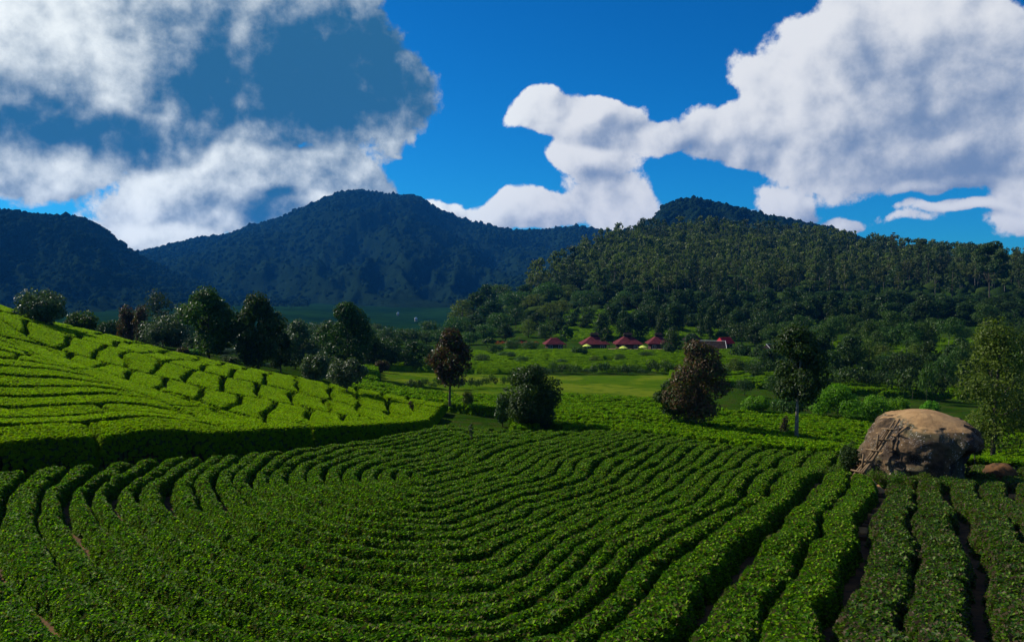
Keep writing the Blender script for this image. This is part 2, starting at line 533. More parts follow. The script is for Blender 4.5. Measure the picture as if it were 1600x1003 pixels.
# hidden or far ground: (X, Y, z)
CX = [
    (-45, 115, -10), (-30, 105, -12), (-22, 95, -12.5), (-15, 92, -13), (-70, 120, -8), (-60, 180, -17), (-30, 180, -18.5), (-120, 200, -17), (-90, 130, -8),
    (-40, 350, -25), (-120, 350, -25), (-250, 350, -26), (-20, 550, -29), (-200, 550, -30), (-200, 900, -36), (0, 900, -36), (-550, 900, -36), (-400, 550, -30),
    (60, 1100, -20), (300, 1100, 10), (600, 1100, 10), (900, 1100, 10), (-200, 1500, -40), (-1000, 1500, -40), (400, 1600, -40), (900, 1600, -40), (1500, 1500, -40), (0, 1400, -40), (-40, 700, -32),
]


def world_pt(px, py, Y):
    a = (px - 800) / FPX
    b = (501.5 - py) / FPX
    y = math.cos(PITCH) + b * math.sin(PITCH)
    z = -math.sin(PITCH) + b * math.cos(PITCH)
    return a / y * Y, Y, z / y * Y


def xy(px, Y):
    """ground position under image column px at distance Y (near the horizon rows)"""
    return (px - 800) / FPX * Y / (math.cos(PITCH)), Y


pts = [world_pt(*c) for c in CP] + CX
PU = np.array([[p[0] / p[1] * 1.6, math.log(p[1])] for p in pts])
PT = np.array([p[2] / p[1] for p in pts])


def kern(d2):
    return np.where(d2 > 1e-12, d2 * np.log(d2 + 1e-12) * .5, 0)


n = len(PU)
d2 = ((PU[:, None] - PU[None]) ** 2).sum(-1)
A = np.zeros((n + 3, n + 3))
A[:n, :n] = kern(d2) + np.eye(n) * 2e-3
A[:n, n] = 1
A[:n, n + 1:] = PU
A[n:, :n] = A[:n, n:].T
SOL = np.linalg.solve(A, np.concatenate([PT, np.zeros(3)]))


def surf(X, Y):
    """height of the visible surface"""
    X, Y = np.broadcast_arrays(np.asarray(X, float), np.asarray(Y, float))
    shp = X.shape
    X, Y = X.ravel(), Y.ravel()
    Yc = np.clip(Y, 13, 1500)
    u = np.clip(X / Yc, -.95, .95) * 1.6
    v = np.log(Yc)
    out = np.empty(len(X))
    for i in range(0, len(X), 60000):
        s = slice(i, i + 60000)
        k = kern((u[s, None] - PU[None, :, 0]) ** 2 + (v[s, None] - PU[None, :, 1]) ** 2)
        out[s] = k @ SOL[:n] + SOL[n] + u[s] * SOL[n + 1] + v[s] * SOL[n + 2]
    z = out * Yc
    z = np.where(Y < 13, z + np.clip(13 - Y, 0, 13) * .36, z)
    z = np.where(Y > 1200, z + (-40 - z) * sstep(Y, 1200, 1500), z)
    return z.reshape(shp)


# boundary between the near field and the left hill
BND = np.array([(-60, 24), (-40, 30.5), (-23.8, 37.2), (-20.6, 39.6), (-16.6, 43.2), (-13.2, 47), (-10, 52), (-7.2, 58.5), (-6.6, 63), (-6.5, 78)], float)
SPUR = np.array([(-75, 88), (-42.4, 67), (-33, 59), (-25.6, 53.5), (-20, 49.5), (-16.2, 45.0), (-12, 41)], float)


def line_sd(X, Y, P):
    """signed distance to a polyline; positive on its left"""
    best = np.full(np.shape(X), 1e9)
    sgn = np.ones(np.shape(X))
    al = np.zeros(np.shape(X))
    acc = 0.0
    for (ax, ay), (bx, by) in zip(P[:-1], P[1:]):
        dx, dy = bx - ax, by - ay
        L2 = dx * dx + dy * dy
        t = np.clip(((X - ax) * dx + (Y - ay) * dy) / L2, 0, 1)
        qx, qy = X - ax - t * dx, Y - ay - t * dy
        d = np.hypot(qx, qy)
        c = dx * qy - dy * qx
        m = d < best
        best = np.where(m, d, best)
        sgn = np.where(m, np.sign(c), sgn)
        al = np.where(m, acc + t * math.sqrt(L2), al)
        acc += math.sqrt(L2)
    return best * sgn, al


def hedge_h(X, Y):
    sd, _ = line_sd(X, Y, BND)
    hb = 1.25 - .35 * sstep(Y, 45, 60)
    h = np.where(sd > 0, hb, .85)
    return h * (1 - sstep(Y, 84, 92)) * 1.0


def ground(X, Y):
    X, Y = np.asarray(X, float), np.asarray(Y, float)
    sd, _ = line_sd(X, Y, BND)
    hh = (.85 + .40 * sstep(sd, -.4, .4) * (1 - sstep(Y, 45, 60))) * (1 - sstep(Y, 62, 78))
    return surf(X, Y) - hh + bank(X, Y)


A0 = (-4.4, 41.0)


def field_a(X, Y):
    dx, dy = X - A0[0], Y - A0[1]
    dx = dx + fnoise(X, Y, 7, 21, 2) * .9
    dy = dy + fnoise(X, Y, 7, 22, 2) * .9
    r = np.hypot(dx, dy)
    ph = np.degrees(np.arctan2(dy, dx))
    along = dx * math.cos(R(66)) + dy * math.sin(R(66))
    gs = np.cos(np.radians(ph + 27))
    gs = np.where((ph > -90) & (ph < 66), gs, np.where((ph >= 66) & (ph < 156), np.abs(np.sin(np.radians(ph - 66))), -1))
    h = np.where(ph < 0, .60 + .40 * sstep(-ph, 70, 150), .0)
    h = np.where((ph >= 156) | (ph <= -150), 1.0, h)
    # smooth maximum
    k = .05
    a = np.clip((gs - h) / (2 * k) + .5, 0, 1)
    g = h * (1 - a) + gs * a + k * a * (1 - a)
    return r * np.maximum(g, 0)


def bank(X, Y):
    kn = .85 * sstep(field_a(X, Y), 10.5, 17.5) * (X > -6 + 0 * Y) * sstep(X, -6, 4) * (1 - sstep(Y, 36, 43)) * sstep(Y, 5, 16)
    return kn + bank_only(X, Y)


def bank_only(X, Y):
    sd, _ = line_sd(X, Y, BND)
    return .75 * sstep(sd, -.1, .35) * (1 - sstep(sd, 1.5, 7)) * (1 - sstep(Y, 44, 60)) - .35 * sstep(sd, -1.6, -.9) * (1 - sstep(sd, -.1, .2)) * (1 - sstep(Y, 50, 62))


def gz(x, y):
    return float(ground(np.array([x]), np.array([y]))[0])


# ground sheet
def grid_faces(nu, nv):
    i = np.arange(nu * nv).reshape(nv, nu)
    return np.stack([i[:-1, :-1], i[:-1, 1:], i[1:, 1:], i[1:, :-1]], -1).reshape(-1, 4)


def build_ground():
    us = np.concatenate([np.linspace(-3.0, -.95, 14)[:-1], np.linspace(-.95, .95, 340), np.linspace(.95, 3.0, 14)[1:]])
    ys = np.concatenate([np.exp(np.linspace(math.log(13), math.log(1500), 430)), [1900, 2600, 3400, 4500]])
    U, Y = np.meshgrid(us, ys)
    X = np.clip(U * Y, -4500, 4500)
    Z = ground(X, Y)
    # behind and beneath the camera
    yb = np.array([-60, -30, -10, 0, 4, 8, 11])
    Ub, Yb = np.meshgrid(us * 13, yb)
    Zb = ground(Ub, Yb)
    X = np.vstack([Ub, X])
    Y = np.vstack([Yb, Y])
    Z = np.vstack([Zb, Z])
    me = mesh_of('ground', np.stack([X, Y, Z], -1).reshape(-1, 3), grid_faces(X.shape[1], X.shape[0]), True, [M['ground'], M['soil'], M['meadow'], M['far_field']])
    fx = (X[:-1, :-1]).ravel()
    fy = (Y[:-1, :-1]).ravel()
    mi = np.where(fy < 66, 1, 0)
    uu = fx / np.maximum(fy, 1) * FPX + 800
    wob = fnoise(fx, fy, 14, 3) * 5
    mi = np.where((fy > 97 + wob) & (fy < 148) & (uu > 590) & (uu < 1060 + wob * 6), 2, mi)
    mi = np.where((fy > 420) & (uu < 800), 3, mi)
    me.polygons.foreach_set('material_index', mi.astype(np.int32))
    tag(link('ground', me), 'ground of the valley, brown soil between the tea hedges and grass beyond', kind='structure')


build_ground()


# far mountains -------------------------------------------------------------
def mountain(name, label, prof, Rr, R0, base, treeh, seed, n_trees, tsize, nback=10):
    px = np.array([p[0] for p in prof], float)
    py = np.array([p[1] for p in prof], float)
    q = np.arange(px[0], px[-1] + 1, 3.5)
    pyi = np.interp(q, px, py)
    az = np.array([dir_of(a, 440)[0] for a in q])
    el = np.array([dir_of(a, b)[1] for a, b in zip(q, pyi)])
    H = np.tan(el) * Rr - treeh
    H = np.maximum(H, base + 4)
    ns = 90
    s = np.linspace(0, 1.35, ns)
    AZ, SS = np.meshgrid(az, s)
    HH = np.broadcast_to(H, AZ.shape)
    rr = R0 + (Rr - R0) * SS
    X, Y = rr * np.sin(AZ), rr * np.cos(AZ)
    up = np.clip(SS, 0, 1)
    shape = .55 * up ** 1.5 + .45 * sstep(up, .1, 1.0)
    env = np.sin(np.pi * np.clip(up, 0, 1)) ** .8
    rav = fnoise(AZ * Rr, SS * (Rr - R0) * .45, (Rr - R0) * .11, seed, 5)
    rav = -np.abs(rav) * 2.0 + .45
    Z = base + (HH - base) * (shape + env * rav * .22)
    back = np.clip(SS - 1, 0, 1)
    Z = Z - back ** 1.2 * (HH - base) * 1.6
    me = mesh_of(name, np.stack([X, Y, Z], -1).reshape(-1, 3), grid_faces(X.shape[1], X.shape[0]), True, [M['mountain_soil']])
    tag(link(name, me), label, kind='structure')
    # forest on it: a canopy of small crowns, one mesh
    rng = np.random.default_rng(seed)
    ii = rng.integers(0, len(az) - 1, n_trees)
    rr_ = np.sqrt(rng.random(n_trees)) * 1.02
    kr = int(len(az) * 1.6)
    ii = np.concatenate([ii, rng.integers(0, len(az) - 1, kr)])
    rr_ = np.concatenate([rr_, 1 + rng.normal(0, .012, kr)])
    f = rng.random(len(ii))
    a = az[ii] * (1 - f) + az[ii + 1] * f
    si = np.clip(rr_ / 1.35 * (ns - 1), 0, ns - 2)
    s0 = si.astype(int)
    fs = si - s0
    z = (Z[s0, ii] * (1 - f) + Z[s0, ii + 1] * f) * (1 - fs) + (Z[s0 + 1, ii] * (1 - f) + Z[s0 + 1, ii + 1] * f) * fs
    r = R0 + (Rr - R0) * rr_
    cen = np.stack([r * np.sin(a), r * np.cos(a), z], -1)
    sc = tsize * rng.uniform(.5, 1.25, len(ii)) * (.5 + .5 * rr_) * np.where(np.arange(len(ii)) >= n_trees, .7, 1.0)
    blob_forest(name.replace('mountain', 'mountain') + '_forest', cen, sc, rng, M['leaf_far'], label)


def ico():
    t = (1 + 5 ** .5) / 2
    v = np.array([(-1, t, 0), (1, t, 0), (-1, -t, 0), (1, -t, 0), (0, -1, t), (0, 1, t), (0, -1, -t), (0, 1, -t), (t, 0, -1), (t, 0, 1), (-t, 0, -1), (-t, 0, 1)], float)
    v /= np.linalg.norm(v[0])
    f = np.array([(0, 11, 5), (0, 5, 1), (0, 1, 7), (0, 7, 10), (0, 10, 11), (1, 5, 9), (5, 11, 4), (11, 10, 2), (10, 7, 6), (7, 1, 8), (3, 9, 4), (3, 4, 2), (3, 2, 6), (3, 6, 8), (3, 8, 9), (4, 9, 5), (2, 4, 11), (6, 2, 10), (8, 6, 7), (9, 8, 1)])
    return v, f


def blob_forest(name, cen, sc, rng, mat, label):
    """tree crowns as small irregular five sided domes"""
    k = len(cen)
    a = np.arange(5) * 2 * np.pi / 5
    v = np.concatenate([np.stack([np.cos(a), np.sin(a), a * 0 - .2], -1), np.stack([.75 * np.cos(a + .6), .75 * np.sin(a + .6), a * 0 + .65], -1), [[0, 0, 1.1]]])
    f = []
    for i in range(5):
        j = (i + 1) % 5
        f += [(i, j, 5 + i), (j, 5 + j, 5 + i), (5 + i, 5 + j, 10)]
    f = np.array(f)
    V = v[None] * rng.uniform(.6, 1.35, (k, 11, 1)) * (sc * rng.choice([.6, .8, 1, 1.5], k))[:, None, None]
    V[..., 2] *= rng.uniform(.5, 1.1, (k, 1))
    V = V + cen[:, None]
    F = f[None] + (np.arange(k) * 11)[:, None, None]
    me = mesh_of(name, V.reshape(-1, 3), F.reshape(-1, 3), True, [mat])
    tag(link(name, me), 'dark forest canopy covering ' + label, 'forest', kind='stuff')


mountain('mountain_main', 'the big blue mountain with two humps behind the valley',
         [(-200, 400), (60, 430), (160, 405), (200, 394), (235, 388), (300, 372), (350, 365), (400, 348), (450, 335), (480, 320), (520, 303), (560, 295), (610, 301), (650, 303), (690, 328), (740, 345), (800, 358), (860, 357), (900, 352), (940, 358), (1000, 370), (1100, 400), (1300, 420), (1700, 430)],
         3200, 1250, -40, 8, 5, 22000, 7.5)
mountain('mountain_left', 'the dark wooded ridge at the left',
         [(-300, 335), (-100, 325), (0, 322), (60, 330), (130, 335), (165, 352), (200, 383), (250, 412), (330, 445), (400, 470), (480, 486)],
         1900, 1000, -38, 9, 8, 12000, 5.0)
mountain('mountain_peak', 'the dark rounded peak behind the wooded hill',
         [(760, 440), (850, 420), (900, 395), (960, 362), (1000, 348), (1022, 334), (1034, 316), (1055, 307), (1085, 304), (1120, 312), (1200, 332), (1290, 350), (1380, 378), (1450, 405), (1600, 440), (1800, 440)],
         1700, 950, -30, 8, 12, 8000, 4.6)

# ------------------------------------------------------------------ tea hedges


def leaf_nodes(name, mat, density, leaf, ball, scale_lo=.8, scale_hi=1.25, wood=None):
    """geometry nodes: scatter small clumps of leaves over the hedge's surface"""
    g = bpy.data.node_groups.new(name, 'GeometryNodeTree')
    g.interface.new_socket('Geometry', in_out='INPUT', socket_type='NodeSocketGeometry')
    g.interface.new_socket('Geometry', in_out='OUTPUT', socket_type='NodeSocketGeometry')
    N = NT(g)
    gi = N.new('NodeGroupInput')
    go = N.new('NodeGroupOutput')
    # one clump
    ic = N.new('GeometryNodeMeshIcoSphere')
    ic.inputs['Radius'].default_value = ball
    ic.inputs['Subdivisions'].default_value = 2
    gr = N.new('GeometryNodeMeshGrid')
    gr.inputs['Size X'].default_value = leaf
    gr.inputs['Size Y'].default_value = leaf * .5
    gr.inputs['Vertices X'].default_value = 2
    gr.inputs['Vertices Y'].default_value = 2
    rv = N.new('FunctionNodeRandomValue', data_type='FLOAT_VECTOR')
    rv.inputs[0].default_value = (-.8, -.8, 0)
    rv.inputs[1].default_value = (.8, .8, 6.28)
    rv.inputs['Seed'].default_value = 3
    ip = N.new('GeometryNodeInstanceOnPoints')
    N.l.new(ic.outputs['Mesh'], ip.inputs['Points'])
    N.l.new(gr.outputs['Mesh'], ip.inputs['Instance'])
    N.l.new(rv.outputs[0], ip.inputs['Rotation'])
    sv = N.new('FunctionNodeRandomValue', data_type='FLOAT')
    sv.inputs[2].default_value = .6
    sv.inputs[3].default_value = 1.3
    N.l.new(sv.outputs[1], ip.inputs['Scale'])
    re = N.new('GeometryNodeRealizeInstances')
    N.l.new(ip.outputs[0], re.inputs[0])
    sm = N.new('GeometryNodeSetMaterial')
    N.l.new(re.outputs[0], sm.inputs['Geometry'])
    sm.inputs['Material'].default_value = mat
    # scatter
    dp = N.new('GeometryNodeDistributePointsOnFaces')
    N.l.new(gi.outputs[0], dp.inputs['Mesh'])
    dp.inputs['Density'].default_value = density
    ip2 = N.new('GeometryNodeInstanceOnPoints')
    N.l.new(dp.outputs['Points'], ip2.inputs['Points'])
    N.l.new(sm.outputs[0], ip2.inputs['Instance'])
    r2 = N.new('FunctionNodeRandomValue', data_type='FLOAT_VECTOR')
    r2.inputs[0].default_value = (-.35, -.35, 0)
    r2.inputs[1].default_value = (.35, .35, 6.28)
    N.l.new(r2.outputs[0], ip2.inputs['Rotation'])
    s2 = N.new('FunctionNodeRandomValue', data_type='FLOAT')
    s2.inputs[2].default_value = scale_lo
    s2.inputs[3].default_value = scale_hi
    N.l.new(s2.outputs[1], ip2.inputs['Scale'])
    N.l.new(ip2.outputs[0], go.inputs[0])
    return g


GN_NEAR = leaf_nodes('tea_leaves_near', M['tea_leaf'], 62, .092, .09)
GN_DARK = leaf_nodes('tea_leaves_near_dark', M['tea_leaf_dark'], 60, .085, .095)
GN_HILL = leaf_nodes('tea_leaves_hill', M['tea_leaf_hill'], 60, .085, .07)
GN_MID = leaf_nodes('tea_leaves_mid', M['tea_leaf_valley'], 9.0, .15, .15)

ORD = ['innermost', 'second', 'third', 'fourth', 'fifth', 'sixth', 'seventh', 'eighth', 'ninth', 'tenth', 'eleventh', 'twelfth', 'thirteenth', 'fourteenth', 'fifteenth',
       'sixteenth', 'seventeenth', 'eighteenth', 'nineteenth', 'twentieth', 'twenty-first', 'twenty-second', 'twenty-third', 'twenty-fourth', 'twenty-fifth', 'twenty-sixth',
       'twenty-seventh', 'twenty-eighth', 'twenty-ninth', 'thirtieth', 'thirty-first', 'thirty-second', 'thirty-third', 'thirty-fourth', 'thirty-fifth', 'thirty-sixth',
       'thirty-seventh', 'thirty-eighth', 'thirty-ninth', 'fortieth']


def hedges_from_grid(X, Y, e, ident, H, seed, gn_of, name_of, mincells=12):
    """X, Y grids; e = distance inside the hedge edge; ident = integer id per vertex. One mesh object per id."""
    G0 = ground(X, Y)
    prof = sstep(e, -.02, .15) ** .4
    bump = fnoise(X, Y, .9, seed, 3) * (.13 if seed == 5 else .05) + fnoise(X, Y, 5, seed + 1, 2) * .05
    Z = G0 + prof * (H + bump) - (1 - sstep(e, -.1, 0.02)) * .10
    ny, nx = X.shape
    ef = np.maximum.reduce([e[:-1, :-1], e[:-1, 1:], e[1:, 1:], e[1:, :-1]])
    idf = ident[:-1, :-1]
    idx = np.arange(nx * ny).reshape(ny, nx)
    F = np.stack([idx[:-1, :-1], idx[:-1, 1:], idx[1:, 1:], idx[1:, :-1]], -1)
    ok = (ef > 0) & (idf >= 0)
    F, idf = F[ok], idf[ok]
    P = np.stack([X, Y, Z], -1).reshape(-1, 3)
    order = np.argsort(idf, kind='stable')
    F, idf = F[order], idf[order]
    ids, start = np.unique(idf, return_index=True)
    start = list(start) + [len(idf)]
    made = []
    for j, k in enumerate(ids):
        f = F[start[j]:start[j + 1]]
        if len(f) < mincells:
            continue
        used, inv = np.unique(f, return_inverse=True)
        co = P[used]
        org = co.mean(0)
        org[2] = co[:, 2].min()
        me = mesh_of('tea_hedge', co - org, inv.reshape(-1, 4), True, [M['tea_wood']])
        root = link('tea_hedge', me, None, Vector(org))
        nm = name_of(int(k), org)
        tag(root, nm[0], 'hedge', nm[1])
        lv = link('leaves', me, root)
        lv['kind'] = 'stuff'
        md = lv.modifiers.new('leaves', 'NODES')
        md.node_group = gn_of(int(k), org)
        made.append(root)
    return made


def row_t(f):
    return np.where(f < 16.5, f / .88, 16.5 / .88 + (f - 16.5) / 1.4)


BOULDER = (xy(1447, 43.2)[0], 43.2)


def build_field_a():
    st = .135
    xs, ys = np.arange(-31, 46, st), np.arange(13.2, 66, st)
    X, Y = np.meshgrid(xs, ys)
    f = field_a(X, Y)
    sp = np.where(f < 16.5, .88, 1.4)
    t = row_t(f) + 40
    k = np.floor(t).astype(int)
    fr = t - k
    wide_lo = (k % 2 == 0)          # even boundaries are wide, odd narrow
    uu = X / Y
    nz = fnoise(X, Y, 3.2, 31, 2)
    outer = sstep(f, 14.5, 17.5) * (uu > -.05)
    wide = .17 + .06 * nz + .15 * outer * (1 - sstep(Y, 41, 46)) + .07 * (uu < -.3)
    thin = .115 + .09 * nz + .02 * outer + .05 * (uu < -.12) * (Y < 36)
    calm = (1 - sstep(uu, .02, .12)) * sstep(uu, -.42, -.28)
    wide = wide * (1 - .08 * calm) + .04 * (uu < -.12) * (Y < 36)
    thin = thin - .03 * calm
    hw0 = np.where(wide_lo, wide, thin)
    hw1 = np.where(wide_lo, thin, wide)
    e = np.minimum(fr * sp - hw0, (1 - fr) * sp - hw1)
    rag = fnoise(X, Y, .55, 33, 2) * (.07 + .09 * outer)
    e = e + rag
    # limits
    sd, al = line_sd(X, Y, BND)
    e = np.minimum(e, -sd - .9)
    # crossing gaps
    cx = np.abs(X - (-12.6 + (Y - 38) * .25) + fnoise(X, Y, 1.5, 35) * .3) - .10
    e = np.where((Y > 36) & (Y < 44), np.minimum(e, cx), e)
    # boulder and the path at its foot
    bx, by = BOULDER
    e = np.minimum(e, np.hypot((X - bx) / 3.5, (Y - by) / 3.0) * 3 - 3.1)
    pxx = xy(1345, 42.0)[0]
    e = np.minimum(e, (np.hypot((X - pxx) / 1.0, (Y - 39.0) / 3.9) - 1) * 1.0)
    # crest: the field ends beyond it
    crest = np.interp(X, [-10, 0, 6, 12, 16, 20, 30, 46], [62.5, 63, 63, 58, 51, 49.0, 49, 49])
    e = np.minimum(e, crest - Y + fnoise(X, Y, 2, 36) * .3)
    inside = (np.abs(uu) < .73)
    ident = np.where((e > -.3) & inside, k, -1)
    H = .64 + 0 * X
    side = {}

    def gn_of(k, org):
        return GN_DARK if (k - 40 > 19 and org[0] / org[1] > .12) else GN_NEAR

    def name_of(k, org):
        i = k - 40
        if i < 0 or i >= len(ORD):
            return ('clipped tea hedge at the far edge of the near field', 'curved tea hedges of the near field')
        return ('%s clipped tea hedge counted outward from the centre of the curved near field' % ORD[i], 'curved tea hedges of the near field')
    return hedges_from_grid(X, Y, e, ident, H, 5, gn_of, name_of)


hedges_a = build_field_a()


def build_hill():
    st = .17
    xs, ys = np.arange(-66, 2, st), np.arange(28, 96, st)
    X, Y = np.meshgrid(xs, ys)
    sd, al = line_sd(X, Y, BND)
    ss, sal = line_sd(X, Y, SPUR)
    uu = X / Y
    wx = fnoise(X, Y, 6, 41, 2)
    wy = fnoise(X, Y, 6, 42, 2)
    # lower slope: long hedges parallel to the foot of the hill
    sp1 = 3.0
    hook = np.clip(ss + 3.0, 0, 3) ** 2 * .25          # rows turn where they reach the spur
    t1 = (sd - .05 + wx * .5 + hook) / sp1
    k1 = np.floor(t1).astype(int)
    fr = t1 - k1
    hw = .33 + .05 * wy
    e1 = np.minimum(fr, 1 - fr) * sp1 - np.where((k1 == 0) & (fr < .5), .05, hw)
    # cross gap in some rows
    c = (al + k1 * 7.3 + wx * .8) / 17.0
    ck = np.floor(c).astype(int)
    cf = np.abs(c - ck - .5) * 17.0
    e1 = np.minimum(e1, cf - .14)
    e1 = np.where(sd < 0, -1, e1)
    id1 = k1 * 40 + ck + 20
    # upper slope: a ladder of short beds
    q = np.arctan2(X - 4, Y + 6) * 78 - (Y - 70) * (.16 * sstep(-uu, .2, .42) - .04) + 100
    v = np.interp(X, [-66, -45, -36, -28, -20, -13, -5, 2], [93, 92, 90, 87, 84, 80, 77, 74]) - Y
    v = v + wy * .9 + .6 * np.sin(q * .16)
    sp3 = 7.4
    t3 = v / sp3
    k3 = np.floor(t3).astype(int)
    e3 = np.minimum(t3 - k3, 1 - t3 + k3) * sp3 - .26
    q = q + (k3 % 3) * .5 + wx * .9
    sp2 = 2.5
    t2 = q / sp2
    k2 = np.floor(t2).astype(int)
    e2 = np.minimum(t2 - k2, 1 - t2 + k2) * sp2 - .19
    e2 = np.minimum(e2, e3)
    id2 = 10000 + (40 - k3) * 200 + k2
    # the spur itself: one smooth band between both
    band = (ss > -.15) & (ss < 2.3)
    eb = np.minimum(ss + .15, 2.3 - ss)
    eb = np.minimum(eb - .03 + wx * .1, 3)
    idb = 9000 + np.floor((sal + wx) / 13).astype(int)
    cb = (sal + wx) / 13
    eb = np.minimum(eb, np.minimum(cb - np.floor(cb), 1 - cb + np.floor(cb)) * 13 - .12)
    low = ss <= -.15
    e = np.where(low, np.minimum(e1, -ss - .15), np.where(band, eb, np.minimum(e2, ss - 2.3 - .05)))
    ident = np.where(low, id1, np.where(band, idb, id2))
    # hill's foot: one long hedge along the boundary in the upper part too
    foot = (sd > 0) & (sd < 1.9) & (~low)
    tf = al / 11.0
    e = np.where(foot, np.minimum.reduce([sd - .02, 1.9 - sd, np.minimum(tf - np.floor(tf), 1 - tf + np.floor(tf)) * 11 - .1]), np.where((sd <= 0), -1, e))
    ident = np.where(foot, 9500 + np.floor(tf).astype(int), ident)
    # crest line
    cr = np.interp(X, [-66, -45, -36, -28, -20, -13, -5, 2], [93, 92, 90, 87, 84, 80, 77, 74])
    e = np.minimum(e, cr - Y + wx * .4)
    # a bank between two crest hedges
    e = np.minimum(e, np.abs(cr - Y - 5.0 + wy * .5) - .35)
    rag = fnoise(X, Y, .55, 43, 2) * .06
    e = e + rag
    ident = np.where((e > -.3) & (uu > -.80), ident, -1)
    H = 1.25 - .35 * sstep(Y, 45, 60)
    counter = {}
    made = []

    def name_of(k, org):
        made.append((k, org[0] / org[1]))
        return (None, None)
    roots = hedges_from_grid(X, Y, e, ident, H, 8, lambda k, o: GN_HILL, name_of, 10)
    rows = {}
    for rt, (k, u) in zip(roots, made):
        if k >= 10000:
            rows.setdefault(('tier', (k - 10000) // 200), []).append((u, rt))
        elif k >= 9500:
            rows.setdefault(('foot', 0), []).append((u, rt))
        elif k >= 9000:
            rows.setdefault(('spur', 0), []).append((u, rt))
        else:
            rows.setdefault(('row', k // 40), []).append((u, rt))
    tiers = sorted(k[1] for k in rows if k[0] == 'tier')
    lows = sorted(k[1] for k in rows if k[0] == 'row')
    for (kind, n_), lst in rows.items():
        lst.sort(key=lambda p: p[0])
        for i, (u, rt) in enumerate(lst):
            nth = 'first' if i == 0 else ORD[i]
            if kind == 'tier':
                tt = tiers.index(n_)
                tag(rt, 'short clipped tea bed, %s from left in the %s tier of the upper slope' % (nth, 'lowest' if tt == 0 else ORD[tt]), 'hedge', 'short tea beds on the hill')
            elif kind == 'foot':
                tag(rt, 'tall edge hedge along the foot of the hill, %s piece from the left' % nth, 'hedge', 'edge hedges at the foot of the hill')
            elif kind == 'spur':
                tag(rt, 'smooth hedge running down the spur of the hill, %s piece from the left' % nth, 'hedge', 'hedges along the spur')
            else:
                tt = lows.index(n_)
                tag(rt, 'long tea hedge in the %s row above the dark bank, %s piece from left' % ('lowest' if tt == 0 else ORD[tt], nth), 'hedge', 'long tea hedges on the lower slope')
    return roots


hedges_b = build_hill()


def is_meadow(X, Y):
    uu = X / Y * FPX + 800
    wob = fnoise(X, Y, 14, 3) * 5
    return (Y > 97 + wob) & (Y < 148) & (uu > 590) & (uu < 1060 + wob * 6)


